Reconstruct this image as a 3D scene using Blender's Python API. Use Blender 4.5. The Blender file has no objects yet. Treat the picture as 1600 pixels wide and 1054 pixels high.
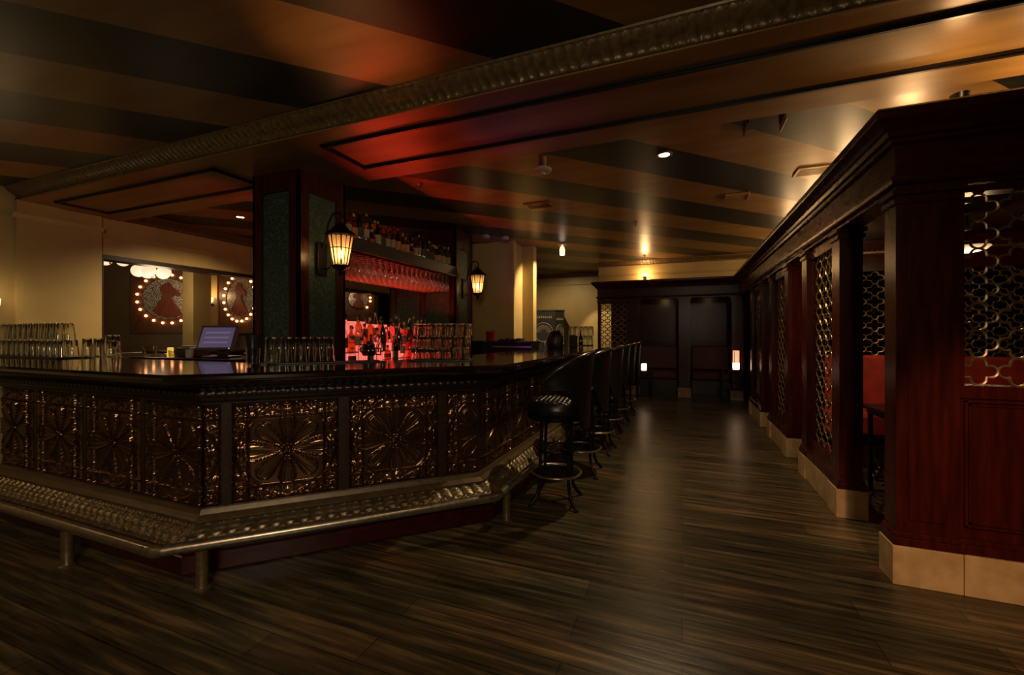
import bpy, bmesh, math, random
from mathutils import Vector, Matrix
random.seed(7)
sc = bpy.context.scene
col = sc.collection
PI = math.pi
ORD = ['zeroth', 'first', 'second', 'third', 'fourth', 'fifth', 'sixth', 'seventh', 'eighth', 'ninth', 'tenth', 'eleventh', 'twelfth',
       'thirteenth', 'fourteenth', 'fifteenth', 'sixteenth', 'seventeenth', 'eighteenth', 'nineteenth', 'twentieth', 'twenty-first',
       'twenty-second', 'twenty-third', 'twenty-fourth', 'twenty-fifth', 'twenty-sixth', 'twenty-seventh', 'twenty-eighth', 'twenty-ninth', 'thirtieth']

# ------------------------------------------------------------------ view
H = 1.31
cam = bpy.data.cameras.new('camera')
cam.sensor_width = 36.0
cam.lens = 672.0 / 1600.0 * 36.0
cam.shift_y = -5.0 / 1600.0
cam.clip_start = 0.05
camo = bpy.data.objects.new('camera', cam)
camo.location = (0, 0, H)
camo.rotation_euler = (PI / 2, 0, math.radians(21.6))
col.objects.link(camo)
sc.camera = camo
sc.view_settings.view_transform = 'Standard'
sc.view_settings.look = 'None'
sc.view_settings.gamma = 1.0
sc.view_settings.use_curve_mapping = False
sc.view_settings.exposure = 0.0
sc.render.film_transparent = False
cy = sc.cycles
cy.use_denoising = True
cy.max_bounces = 16
cy.diffuse_bounces = 4
cy.glossy_bounces = 4
cy.transmission_bounces = 16
cy.transparent_max_bounces = 40
cy.caustics_reflective = False
cy.caustics_refractive = False
cy.sample_clamp_indirect = 3.0
w = bpy.data.worlds.new('world')
sc.world = w
w.use_nodes = True
w.node_tree.nodes['Background'].inputs[0].default_value = (1.0, 0.8, 0.55, 1)
w.node_tree.nodes['Background'].inputs[1].default_value = 0.004

# ------------------------------------------------------------------ materials
def new_mat(name):
    m = bpy.data.materials.new(name)
    m.use_nodes = True
    return m, m.node_tree.nodes, m.node_tree.links, m.node_tree.nodes['Principled BSDF']

def ramp(n, stops):
    r = n.new('ShaderNodeValToRGB')
    e = r.color_ramp.elements
    while len(e) < len(stops):
        e.new(0.5)
    for k, (p, c) in enumerate(stops):
        e[k].position = p
        e[k].color = (*c, 1)
    return r

def noisy(name, c0, c1, scale=(1, 1, 1), rough=0.4, metal=0.0, bump=0.0, freq=6.0, detail=4.0, spec=0.5, coat=0.0, contrast=(0.3, 0.7), rvar=0.0, bdist=0.004):
    m, n, l, p = new_mat(name)
    tc = n.new('ShaderNodeTexCoord')
    mp = n.new('ShaderNodeMapping')
    mp.inputs['Scale'].default_value = scale
    nz = n.new('ShaderNodeTexNoise')
    nz.inputs['Scale'].default_value = freq
    nz.inputs['Detail'].default_value = detail
    l.new(tc.outputs['Object'], mp.inputs['Vector'])
    l.new(mp.outputs['Vector'], nz.inputs['Vector'])
    r = ramp(n, [(contrast[0], c0), (contrast[1], c1)])
    l.new(nz.outputs['Fac'], r.inputs['Fac'])
    l.new(r.outputs['Color'], p.inputs['Base Color'])
    p.inputs['Roughness'].default_value = rough
    p.inputs['Metallic'].default_value = metal
    p.inputs['Specular IOR Level'].default_value = spec
    p.inputs['Coat Weight'].default_value = coat
    p.inputs['Coat Roughness'].default_value = 0.08
    if rvar:
        mr = n.new('ShaderNodeMapRange')
        mr.inputs['To Min'].default_value = rough - rvar
        mr.inputs['To Max'].default_value = rough + rvar
        l.new(nz.outputs['Fac'], mr.inputs['Value'])
        l.new(mr.outputs['Result'], p.inputs['Roughness'])
    if bump:
        b = n.new('ShaderNodeBump')
        b.inputs['Strength'].default_value = bump
        b.inputs['Distance'].default_value = bdist
        l.new(nz.outputs['Fac'], b.inputs['Height'])
        l.new(b.outputs['Normal'], p.inputs['Normal'])
    return m

def plain(name, c, rough=0.4, metal=0.0, spec=0.5, coat=0.0):
    d = tuple(min(1, x * 1.25) for x in c)
    e = tuple(x * 0.8 for x in c)
    return noisy(name, e, d, rough=rough, metal=metal, spec=spec, coat=coat, freq=14)

def emit(name, c, s, base=(0.3, 0.3, 0.3)):
    m, n, l, p = new_mat(name)
    p.inputs['Base Color'].default_value = (*base, 1)
    p.inputs['Emission Color'].default_value = (*c, 1)
    p.inputs['Emission Strength'].default_value = s
    p.inputs['Roughness'].default_value = 0.4
    return m

def glassy(name, tint, lo=0.06, hi=0.75, gloss=(1, 1, 1), rough=0.03):
    """clear or tinted thin glass: a see-through layer under a mirror-like one that grows towards grazing view"""
    m, n, l, p = new_mat(name)
    n.remove(p)
    out = [x for x in n if x.type == 'OUTPUT_MATERIAL'][0]
    tr = n.new('ShaderNodeBsdfTransparent')
    tr.inputs[0].default_value = (*tint, 1)
    gl = n.new('ShaderNodeBsdfGlossy')
    gl.inputs['Color'].default_value = (*gloss, 1)
    gl.inputs['Roughness'].default_value = rough
    lw = n.new('ShaderNodeLayerWeight')
    lw.inputs['Blend'].default_value = 0.35
    nz = n.new('ShaderNodeTexNoise')
    nz.inputs['Scale'].default_value = 18.0
    mr = n.new('ShaderNodeMapRange')
    mr.inputs['To Min'].default_value = lo
    mr.inputs['To Max'].default_value = hi
    l.new(lw.outputs['Facing'], mr.inputs['Value'])
    mx = n.new('ShaderNodeMixShader')
    l.new(mr.outputs['Result'], mx.inputs['Fac'])
    l.new(tr.outputs[0], mx.inputs[1])
    l.new(gl.outputs[0], mx.inputs[2])
    l.new(mx.outputs[0], out.inputs['Surface'])
    return m

M = {}
M['mahogany'] = noisy('mahogany', (0.027, 0.003, 0.0018), (0.062, 0.0068, 0.0032), scale=(5, 5, 0.5), rough=0.27, bump=0.015, freq=7, spec=0.34, rvar=0.02)
M['mahogany_flat'] = noisy('mahogany_flat', (0.03, 0.0033, 0.002), (0.055, 0.006, 0.003), scale=(1.5, 1.5, 5), rough=0.27, bump=0.015, freq=7, spec=0.34, rvar=0.02)
M['walnut'] = noisy('walnut', (0.012, 0.006, 0.003), (0.035, 0.016, 0.008), scale=(0.7, 6, 6), rough=0.35, bump=0.05, freq=7)
M['bartop'] = noisy('bartop', (0.008, 0.004, 0.003), (0.02, 0.01, 0.006), scale=(0.7, 5, 5), rough=0.07, freq=5, spec=0.9, coat=0.5)
M['ebony'] = noisy('ebony', (0.006, 0.004, 0.004), (0.016, 0.01, 0.008), scale=(2, 2, 2), rough=0.32, freq=8)
M['tin'] = noisy('pressed_tin', (0.1, 0.045, 0.023), (0.24, 0.135, 0.075), rough=0.2, metal=0.85, freq=5, rvar=0.06)
M['bronze'] = noisy('bronze', (0.13, 0.095, 0.055), (0.27, 0.21, 0.125), rough=0.36, metal=0.7, freq=20, rvar=0.08)
M['frame_brown'] = noisy('frame_brown', (0.03, 0.015, 0.007), (0.05, 0.028, 0.013), scale=(0.6, 6, 6), rough=0.36, metal=0.2, freq=6)
M['bronze_paint'] = noisy('bronze_paint', (0.085, 0.055, 0.025), (0.15, 0.1, 0.047), scale=(0.6, 6, 6), rough=0.4, metal=0.3, freq=6)
M['steel_pipe'] = noisy('steel_pipe', (0.32, 0.28, 0.2), (0.5, 0.44, 0.33), rough=0.3, metal=0.9, freq=30, rvar=0.07)
M['brass_lattice'] = noisy('brass_lattice', (0.28, 0.19, 0.1), (0.45, 0.33, 0.19), rough=0.35, metal=0.75, freq=20)
M['cream_wall'] = noisy('cream_wall', (0.40, 0.29, 0.115), (0.47, 0.345, 0.145), rough=0.42, freq=3, bump=0.03, spec=0.35)
M['olive_wall'] = noisy('olive_wall', (0.115, 0.085, 0.04), (0.145, 0.105, 0.052), rough=0.5, freq=3, bump=0.02)
M['plaster_gold'] = noisy('gilded_plaster', (0.09, 0.058, 0.021), (0.19, 0.125, 0.048), rough=0.4, metal=0.25, freq=25)
M['travertine'] = noisy('travertine', (0.42, 0.27, 0.12), (0.56, 0.38, 0.19), rough=0.45, freq=9, detail=8, contrast=(0.35, 0.62), bump=0.05)
M['black_metal'] = plain('black_metal', (0.012, 0.011, 0.011), rough=0.35, metal=0.6)
M['black_leather'] = noisy('black_leather', (0.006, 0.005, 0.005), (0.013, 0.011, 0.01), rough=0.33, freq=90, bump=0.15, spec=0.5, bdist=0.001)
M['leather_roll'] = noisy('leather_roll', (0.012, 0.009, 0.008), (0.02, 0.016, 0.014), rough=0.24, freq=60, spec=0.8)
M['black_plastic'] = plain('black_plastic', (0.014, 0.014, 0.015), rough=0.4)
M['grey_plastic'] = plain('grey_plastic', (0.09, 0.09, 0.085), rough=0.45)
M['white_ceramic'] = plain('white_ceramic', (0.55, 0.46, 0.4), rough=0.35)
M['white_paint'] = plain('white_paint', (0.42, 0.36, 0.3), rough=0.45)
M['paper'] = plain('paper', (0.6, 0.55, 0.45), rough=0.7)
M['red_velvet'] = noisy('red_velvet', (0.22, 0.012, 0.008), (0.42, 0.028, 0.016), rough=0.75, freq=9, detail=6, bump=0.1)
M['shaded_bench_red'] = noisy('shaded_bench_red', (0.06, 0.004, 0.003), (0.11, 0.008, 0.005), rough=0.5, freq=9, detail=6)  # bench red darkened, the dimness of the far booths put into the colour
M['red_plastic'] = plain('red_plastic', (0.35, 0.012, 0.02), rough=0.4)
M['rust_panel'] = noisy('rust_panel', (0.075, 0.028, 0.01), (0.16, 0.062, 0.02), rough=0.5, freq=16, detail=8)
M['red_relief'] = noisy('red_relief', (0.16, 0.03, 0.012), (0.34, 0.065, 0.024), scale=(6, 6, 1), rough=0.45, freq=7)
M['mosaic'] = noisy('silver_mosaic', (0.1, 0.085, 0.07), (0.9, 0.82, 0.7), rough=0.3, metal=0.3, freq=60, detail=1, contrast=(0.42, 0.6), bump=0.5)
M['dark_grey_box'] = noisy('dark_grey_paint', (0.035, 0.037, 0.035), (0.05, 0.052, 0.05), rough=0.5, freq=6)
M['beige_print'] = plain('beige_print', (0.4, 0.3, 0.2), rough=0.5)
def real_glass(name, c, ior=1.45):
    m, n, l, p = new_mat(name)
    nz = n.new('ShaderNodeTexNoise')
    nz.inputs['Scale'].default_value = 25.0
    r = ramp(n, [(0.3, tuple(x * 0.97 for x in c)), (0.7, c)])
    l.new(nz.outputs['Fac'], r.inputs['Fac'])
    l.new(r.outputs['Color'], p.inputs['Base Color'])
    p.inputs['Transmission Weight'].default_value = 1.0
    p.inputs['Roughness'].default_value = 0.02
    p.inputs['IOR'].default_value = ior
    return m
M['glass'] = glassy('clear_glass', (0.93, 0.95, 0.93), 0.05, 0.62)
def hazed(name, tint, share):
    """clear glass with an even diffuse layer added so that it catches the light"""
    m = glassy(name, tint, 0.06, 0.55)
    n, l = m.node_tree.nodes, m.node_tree.links
    out = [x for x in n if x.type == 'OUTPUT_MATERIAL'][0]
    old = out.inputs['Surface'].links[0].from_socket
    df = n.new('ShaderNodeBsdfDiffuse')
    df.inputs['Color'].default_value = (0.8, 0.8, 0.8, 1)
    mx = n.new('ShaderNodeMixShader')
    mx.inputs['Fac'].default_value = share
    l.new(old, mx.inputs[1])
    l.new(df.outputs[0], mx.inputs[2])
    l.new(mx.outputs[0], out.inputs['Surface'])
    return m
M['stem_glass'] = hazed('stem_glass', (0.93, 0.93, 0.93), 0.085)  # diffuse layer added so the hanging glasses show the red glow
M['crystal'] = real_glass('crystal', (0.96, 0.98, 0.95))
M['glass_green'] = glassy('green_glass', (0.08, 0.2, 0.09), 0.06, 0.6)
M['glass_amber'] = glassy('amber_glass', (0.72, 0.33, 0.1), 0.06, 0.6)
M['glass_brown'] = glassy('brown_glass', (0.16, 0.05, 0.02), 0.06, 0.6)
M['glass_pale'] = glassy('pale_glass', (0.85, 0.84, 0.74), 0.05, 0.62)
M['steel'] = noisy('polished_steel', (0.5, 0.48, 0.45), (0.62, 0.6, 0.56), rough=0.14, metal=1.0, freq=40)
M['label_cream'] = noisy('cream_label', (0.3, 0.23, 0.14), (0.42, 0.33, 0.2), rough=0.6, freq=60)
M['label_orange'] = noisy('orange_label', (0.42, 0.15, 0.03), (0.55, 0.22, 0.05), rough=0.6, freq=60)
M['label_red'] = noisy('red_label', (0.3, 0.03, 0.02), (0.4, 0.06, 0.04), rough=0.6, freq=60)
M['label_dark'] = noisy('dark_label', (0.03, 0.03, 0.035), (0.06, 0.05, 0.05), rough=0.6, freq=60)
M['cap_gold'] = plain('gold_cap', (0.4, 0.28, 0.1), rough=0.3, metal=0.7)
M['cap_black'] = plain('black_cap', (0.015, 0.013, 0.013), rough=0.35)
M['cap_cork'] = plain('cork', (0.4, 0.24, 0.12), rough=0.8)
M['cap_red'] = plain('red_cap', (0.3, 0.02, 0.02), rough=0.4)
M['lantern_glass'] = emit('lit_frosted_pane', (1.0, 0.58, 0.24), 1.0, (0.5, 0.4, 0.25))
M['bulb_core'] = emit('lit_lantern_bulb', (1.0, 0.72, 0.4), 30.0)
M['bulb_small'] = emit('lit_marquee_bulb', (1.0, 0.42, 0.16), 5.0)
M['globe'] = emit('lit_opal_globe', (1.0, 0.76, 0.47), 1.0)
M['shade_lit'] = emit('lit_cream_shade', (1.0, 0.72, 0.42), 1.6)
M['shade_dim'] = emit('dim_cream_dish', (1.0, 0.72, 0.42), 0.3, (0.5, 0.4, 0.3))
M['shelf_wood'] = noisy('shelf_wood', (0.16, 0.07, 0.045), (0.24, 0.11, 0.07), scale=(5, 0.6, 5), rough=0.4, freq=6)
M['candle_lit'] = emit('lit_candle_glass', (1.0, 0.62, 0.38), 6.0)
M['candle_low'] = emit('lit_frosted_cylinder', (1.0, 0.42, 0.22), 1.1)
M['candle_yellow'] = emit('lit_votive', (1.0, 0.55, 0.08), 0.8)
M['downlight_lens'] = emit('lit_downlight_lens', (1.0, 0.86, 0.6), 14.0)
M['uplight_lens'] = emit('lit_uplight_lens', (1.0, 0.75, 0.42), 3.0)
M['pink_led'] = emit('pink_backlit_acrylic', (1.0, 0.16, 0.125), 1.2)
M['red_led'] = emit('red_backlit_acrylic', (1.0, 0.03, 0.02), 1.0)
M['purple_led'] = emit('purple_light_strip', (0.32, 0.05, 0.75), 0.015)
M['screen'] = emit('purple_screen', (0.2, 0.12, 0.36), 0.22)
M['screen_mark'] = emit('pale_screen_keys', (0.6, 0.5, 0.85), 0.16)

# floor: dark planks running across the room
m, n, l, p = new_mat('plank_floor')
tc = n.new('ShaderNodeTexCoord')
br = n.new('ShaderNodeTexBrick')
br.inputs['Scale'].default_value = 1.0
br.inputs['Brick Width'].default_value = 1.22
br.inputs['Row Height'].default_value = 0.152
br.inputs['Mortar Size'].default_value = 0.0032
br.inputs['Mortar Smooth'].default_value = 0.2
br.offset = 0.37
br.inputs['Color1'].default_value = (0.3, 0.3, 0.3, 1)
br.inputs['Color2'].default_value = (1.0, 1.0, 1.0, 1)
br.inputs['Mortar'].default_value = (0.0, 0.0, 0.0, 1)
l.new(tc.outputs['Object'], br.inputs['Vector'])
mp = n.new('ShaderNodeMapping')
mp.inputs['Scale'].default_value = (1.0, 17, 1)
l.new(tc.outputs['Object'], mp.inputs['Vector'])
gz = n.new('ShaderNodeTexNoise')
gz.inputs['Scale'].default_value = 1.6
gz.inputs['Detail'].default_value = 7
gz.inputs['Roughness'].default_value = 0.62
l.new(mp.outputs['Vector'], gz.inputs['Vector'])
big = n.new('ShaderNodeTexNoise')
big.inputs['Scale'].default_value = 1.3
mp2 = n.new('ShaderNodeMapping')
mp2.inputs['Scale'].default_value = (0.7, 3, 1)
l.new(tc.outputs['Object'], mp2.inputs['Vector'])
l.new(mp2.outputs['Vector'], big.inputs['Vector'])
r1 = ramp(n, [(0.32, (0.02, 0.0165, 0.011)), (0.5, (0.07, 0.054, 0.033)), (0.68, (0.22, 0.155, 0.085))])
l.new(gz.outputs['Fac'], r1.inputs['Fac'])
mixb = n.new('ShaderNodeMix')
mixb.data_type = 'RGBA'
mixb.blend_type = 'MULTIPLY'
mixb.inputs['Factor'].default_value = 0.75
l.new(r1.outputs['Color'], mixb.inputs['A'])
l.new(br.outputs['Color'], mixb.inputs['B'])
r2 = ramp(n, [(0.4, (0.82, 0.92, 0.8)), (0.65, (1.35, 1.08, 0.84))])
l.new(big.outputs['Fac'], r2.inputs['Fac'])
mixc = n.new('ShaderNodeMix')
mixc.data_type = 'RGBA'
mixc.blend_type = 'MULTIPLY'
mixc.inputs['Factor'].default_value = 1.0
l.new(mixb.outputs['Result'], mixc.inputs['A'])
l.new(r2.outputs['Color'], mixc.inputs['B'])
l.new(mixc.outputs['Result'], p.inputs['Base Color'])
mr = n.new('ShaderNodeMapRange')
mr.inputs['To Min'].default_value = 0.17
mr.inputs['To Max'].default_value = 0.45
l.new(gz.outputs['Fac'], mr.inputs['Value'])
l.new(mr.outputs['Result'], p.inputs['Roughness'])
p.inputs['Specular IOR Level'].default_value = 0.45
bp = n.new('ShaderNodeBump')
bp.inputs['Strength'].default_value = 0.5
bp.inputs['Distance'].default_value = 0.004
l.new(gz.outputs['Fac'], bp.inputs['Height'])
bp2 = n.new('ShaderNodeBump')
bp2.inputs['Strength'].default_value = 0.4
bp2.inputs['Distance'].default_value = 0.002
l.new(br.outputs['Fac'], bp2.inputs['Height'])
bp2.invert = True
l.new(bp.outputs['Normal'], bp2.inputs['Normal'])
l.new(bp2.outputs['Normal'], p.inputs['Normal'])
M['floor'] = m

# ceiling: gold and black painted stripes on the diagonal
def striped(name, stripes=True):
    m, n, l, p = new_mat(name)
    tc = n.new('ShaderNodeTexCoord')
    mp = n.new('ShaderNodeMapping')
    mp.inputs['Rotation'].default_value = (0, 0, math.radians(-45))
    mp.inputs['Scale'].default_value = (0.8, 5, 1)
    l.new(tc.outputs['Object'], mp.inputs['Vector'])
    nz = n.new('ShaderNodeTexNoise')
    nz.inputs['Scale'].default_value = 1.5
    nz.inputs['Detail'].default_value = 6
    l.new(mp.outputs['Vector'], nz.inputs['Vector'])
    gold = ramp(n, [(0.3, (0.21, 0.108, 0.028)), (0.7, (0.35, 0.195, 0.058))])
    l.new(nz.outputs['Fac'], gold.inputs['Fac'])
    dark = ramp(n, [(0.3, (0.010, 0.0115, 0.009)), (0.7, (0.021, 0.023, 0.017))])
    l.new(nz.outputs['Fac'], dark.inputs['Fac'])
    if stripes:
        sx = n.new('ShaderNodeSeparateXYZ')
        l.new(tc.outputs['Object'], sx.inputs[0])
        def math_node(op, a, b):
            q = n.new('ShaderNodeMath')
            q.operation = op
            for k, v in ((0, a), (1, b)):
                if isinstance(v, (int, float)):
                    q.inputs[k].default_value = v
                else:
                    l.new(v, q.inputs[k])
            return q.outputs[0]
        u = math_node('SUBTRACT', sx.outputs['X'], sx.outputs['Y'])
        u = math_node('MULTIPLY', u, 0.70711)
        u = math_node('ADD', u, 3.43 + 1.064 * 20)
        u = math_node('DIVIDE', u, 1.064)
        u = math_node('FRACT', u, 0)
        u = math_node('LESS_THAN', u, 0.5)
        mx = n.new('ShaderNodeMix')
        mx.data_type = 'RGBA'
        l.new(u, mx.inputs['Factor'])
        l.new(gold.outputs['Color'], mx.inputs['A'])
        l.new(dark.outputs['Color'], mx.inputs['B'])
        l.new(mx.outputs['Result'], p.inputs['Base Color'])
    else:
        l.new(gold.outputs['Color'], p.inputs['Base Color'])
    p.inputs['Roughness'].default_value = 0.36
    p.inputs['Specular IOR Level'].default_value = 0.5
    p.inputs['Metallic'].default_value = 0.1
    b = n.new('ShaderNodeBump')
    b.inputs['Strength'].default_value = 0.12
    b.inputs['Distance'].default_value = 0.01
    l.new(nz.outputs['Fac'], b.inputs['Height'])
    l.new(b.outputs['Normal'], p.inputs['Normal'])
    return m
M['ceiling'] = striped('striped_ceiling_paint')
M['soffit'] = striped('gold_soffit_paint', False)

# teal damask wallpaper
m, n, l, p = new_mat('teal_damask')
tc = n.new('ShaderNodeTexCoord')
vo = n.new('ShaderNodeTexVoronoi')
vo.feature = 'DISTANCE_TO_EDGE'
vo.inputs['Scale'].default_value = 17
nz = n.new('ShaderNodeTexNoise')
nz.inputs['Scale'].default_value = 14
nz.inputs['Detail'].default_value = 3
mixv = n.new('ShaderNodeMix')
mixv.data_type = 'RGBA'
mixv.inputs['Factor'].default_value = 0.12
l.new(tc.outputs['Object'], nz.inputs['Vector'])
l.new(tc.outputs['Object'], mixv.inputs['A'])
l.new(nz.outputs['Color'], mixv.inputs['B'])
l.new(mixv.outputs['Result'], vo.inputs['Vector'])
r = ramp(n, [(0.02, (0.07, 0.125, 0.085)), (0.10, (0.012, 0.03, 0.025)), (0.32, (0.032, 0.068, 0.052))])
l.new(vo.outputs['Distance'], r.inputs['Fac'])
l.new(r.outputs['Color'], p.inputs['Base Color'])
p.inputs['Roughness'].default_value = 0.42
M['wallpaper'] = m

# ------------------------------------------------------------------ mesh builder
ORG = {}
class MB:
    def __init__(s):
        s.v, s.f = [], []
    def add(s, vs, fs):
        b = len(s.v)
        s.v.extend(tuple(x) for x in vs)
        s.f.extend(tuple(b + i for i in f) for f in fs)
        return s
    def box(s, x0, x1, y0, y1, z0, z1):
        x0, x1 = min(x0, x1), max(x0, x1)
        y0, y1 = min(y0, y1), max(y0, y1)
        vs = [(x, y, z) for z in (z0, z1) for x, y in ((x0, y0), (x1, y0), (x1, y1), (x0, y1))]
        return s.add(vs, [(3, 2, 1, 0), (4, 5, 6, 7), (0, 1, 5, 4), (1, 2, 6, 5), (2, 3, 7, 6), (3, 0, 4, 7)])
    def obox(s, c, t, ht, hn, z0, z1):
        """box turned in plan: centre c, direction t, half length ht, half depth hn"""
        L = math.hypot(*t)
        tx, ty = t[0] / L, t[1] / L
        P = []
        for z in (z0, z1):
            for a, b in ((-1, -1), (1, -1), (1, 1), (-1, 1)):
                P.append((c[0] + a * ht * tx - b * hn * ty, c[1] + a * ht * ty + b * hn * tx, z))
        return s.add(P, [(3, 2, 1, 0), (4, 5, 6, 7), (0, 1, 5, 4), (1, 2, 6, 5), (2, 3, 7, 6), (3, 0, 4, 7)])
    def lathe(s, prof, n=20, c=(0, 0, 0)):
        vs, fs = [], []
        for r, z in prof:
            for k in range(n):
                a = 2 * PI * k / n
                vs.append((c[0] + r * math.cos(a), c[1] + r * math.sin(a), c[2] + z))
        for i in range(len(prof) - 1):
            for k in range(n):
                k2 = (k + 1) % n
                fs.append((i * n + k, i * n + k2, (i + 1) * n + k2, (i + 1) * n + k))
        if prof[0][0] > 1e-4:
            fs.append(tuple(reversed(range(n))))
        if prof[-1][0] > 1e-4:
            fs.append(tuple(range((len(prof) - 1) * n, len(prof) * n)))
        return s.add(vs, fs)
    def tube(s, path, r, n=8, closed=False, flat=1.0):
        P = [Vector(q) for q in path]
        N = len(P)
        vs, fs = [], []
        up0 = None
        for i in range(N):
            a = P[(i - 1) % N] if (closed or i > 0) else P[i]
            b = P[(i + 1) % N] if (closed or i < N - 1) else P[i]
            t = (b - a)
            if t.length < 1e-9:
                t = Vector((0, 0, 1))
            t.normalize()
            if up0 is None:
                up0 = Vector((0, 0, 1)) if abs(t.z) < 0.9 else Vector((1, 0, 0))
            u = up0 - t * up0.dot(t)
            if u.length < 1e-4:
                u = t.orthogonal()
            u.normalize()
            up0 = u
            q = t.cross(u)
            rr = r[i] if isinstance(r, (list, tuple)) else r
            for k in range(n):
                an = 2 * PI * (k + 0.5) / n
                vs.append(P[i] + u * rr * math.cos(an) + q * rr * flat * math.sin(an))
        for i in range(N if closed else N - 1):
            i2 = (i + 1) % N
            for k in range(n):
                k2 = (k + 1) % n
                fs.append((i * n + k, i * n + k2, i2 * n + k2, i2 * n + k))
        if not closed:
            fs.append(tuple(reversed(range(n))))
            fs.append(tuple(range((N - 1) * n, N * n)))
        return s.add(vs, fs)
    def prism(s, pts, z0, z1):
        N = len(pts)
        vs = [(x, y, z0) for x, y in pts] + [(x, y, z1) for x, y in pts]
        fs = [tuple(reversed(range(N))), tuple(range(N, 2 * N))]
        for i in range(N):
            j = (i + 1) % N
            fs.append((i, j, N + j, N + i))
        return s.add(vs, fs)
    def grid(s, fn, nu, nv):
        vs = [fn(i / nu, j / nv) for j in range(nv + 1) for i in range(nu + 1)]
        fs = []
        for j in range(nv):
            for i in range(nu):
                a = j * (nu + 1) + i
                fs.append((a, a + 1, a + nu + 2, a + nu + 1))
        return s.add(vs, fs)
    def sweep(s, prof, path):
        """closed ring profile of (outward, height) swept with mitred corners along a plan path; outward is to the right of travel"""
        mv = miters(path)
        n, N = len(prof), len(path)
        vs = [(path[i][0] + d * mv[i][0], path[i][1] + d * mv[i][1], z) for i in range(N) for d, z in prof]
        fs = []
        for i in range(N - 1):
            for k in range(n):
                k2 = (k + 1) % n
                fs.append((i * n + k, (i + 1) * n + k, (i + 1) * n + k2, i * n + k2))
        fs.append(tuple(range(n)))
        fs.append(tuple(reversed(range((N - 1) * n, N * n))))
        return s.add(vs, fs)
    def carved(s, prof, path, fn, step, amp):
        """open profile swept along the path in short steps and pushed out by a carved pattern fn(length, share of the profile)"""
        mv = miters(path)
        n = len(prof)
        nor = []
        for k in range(n):
            a, b = prof[max(k - 1, 0)], prof[min(k + 1, n - 1)]
            dx, dz = b[0] - a[0], b[1] - a[1]
            L = math.hypot(dx, dz)
            nor.append((-dz / L, dx / L))
        base = 0.0
        for i in range(len(path) - 1):
            L = math.hypot(path[i + 1][0] - path[i][0], path[i + 1][1] - path[i][1])
            K = max(1, int(L / step))
            vs, fs = [], []
            for j in range(K + 1):
                f = j / K
                for k, (d, z) in enumerate(prof):
                    h = amp * fn(base + f * L, k / (n - 1))
                    d2, z2 = d + nor[k][0] * h, z + nor[k][1] * h
                    a = (path[i][0] + d2 * mv[i][0], path[i][1] + d2 * mv[i][1])
                    b = (path[i + 1][0] + d2 * mv[i + 1][0], path[i + 1][1] + d2 * mv[i + 1][1])
                    vs.append((a[0] + (b[0] - a[0]) * f, a[1] + (b[1] - a[1]) * f, z2))
            for j in range(K):
                for k in range(n - 1):
                    q = j * n + k
                    fs.append((q, q + n, q + n + 1, q + 1))
            s.add(vs, fs)
            base += L
        return s
    def xform(s, mat):
        s.v = [tuple(mat @ Vector(q)) for q in s.v]
        return s
    def build(s, name, mat, parent=None, smooth=None, bevel=0.0, recalc=True, org=None):
        o = Vector(ORG.get(parent.name, (0, 0, 0))) if parent else Vector(org or (0, 0, 0))
        me = bpy.data.meshes.new(name)
        me.from_pydata([(q[0] - o.x, q[1] - o.y, q[2] - o.z) for q in s.v], [], s.f)
        if recalc:
            bm = bmesh.new()
            bm.from_mesh(me)
            bmesh.ops.recalc_face_normals(bm, faces=bm.faces)
            bm.to_mesh(me)
            bm.free()
        me.materials.append(M[mat] if isinstance(mat, str) else mat)
        if smooth:
            me.polygons.foreach_set('use_smooth', [True] * len(me.polygons))
            me.set_sharp_from_angle(angle=math.radians(smooth))
        me.update()
        ob = bpy.data.objects.new(name, me)
        col.objects.link(ob)
        if parent:
            ob.parent = parent
        else:
            ob.location = o
        ORG[ob.name] = tuple(o)
        if bevel:
            b = ob.modifiers.new('edge', 'BEVEL')
            b.width = bevel
            b.segments = 2
            b.limit_method = 'ANGLE'
        return ob

def miters(path):
    N = len(path)
    dirs = []
    for i in range(N - 1):
        dx, dy = path[i + 1][0] - path[i][0], path[i + 1][1] - path[i][1]
        L = math.hypot(dx, dy)
        dirs.append((dx / L, dy / L))
    out = []
    for i in range(N):
        a = dirs[max(i - 1, 0)]
        b = dirs[min(i, N - 2)]
        na, nb = (a[1], -a[0]), (b[1], -b[0])
        mx, my = na[0] + nb[0], na[1] + nb[1]
        k = 2.0 / (mx * mx + my * my)
        out.append((mx * k, my * k))
    return out

def tag(o, label, cat, group=None, kind=None):
    o['label'] = label
    o['category'] = cat
    if group:
        o['group'] = group
    if kind:
        o['kind'] = kind
    return o

def thing(name, loc, label, cat, group=None, rz=0.0):
    o = bpy.data.objects.new(name, None)
    o.empty_display_size = 0.1
    o.location = loc
    o.rotation_euler = (0, 0, rz)
    col.objects.link(o)
    ORG[o.name] = tuple(loc)
    return tag(o, label, cat, group)

def kids(o):
    return [c for c in KID.get(o.name, [])]
KID = {}
def reg(o):
    """remember a prototype's children once, so that copies need no scene search"""
    KID[o.name] = [c for c in bpy.data.objects if c.parent == o]
    for c in KID[o.name]:
        reg(c)
    return o
def copy_tree(o, parent=None):
    c = o.copy()
    col.objects.link(c)
    if parent:
        c.parent = parent
    for ch in kids(o):
        copy_tree(ch, c)
    return c
def place(proto, used, loc, rz, label, group=None, scale=None):
    o = proto if not used.get(proto.name) else copy_tree(proto)
    used[proto.name] = True
    o.location = loc
    o.rotation_euler = (0, 0, rz)
    if scale:
        o.scale = scale
    o['label'] = label
    if group:
        o['group'] = group
    return o
USED = {}

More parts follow.
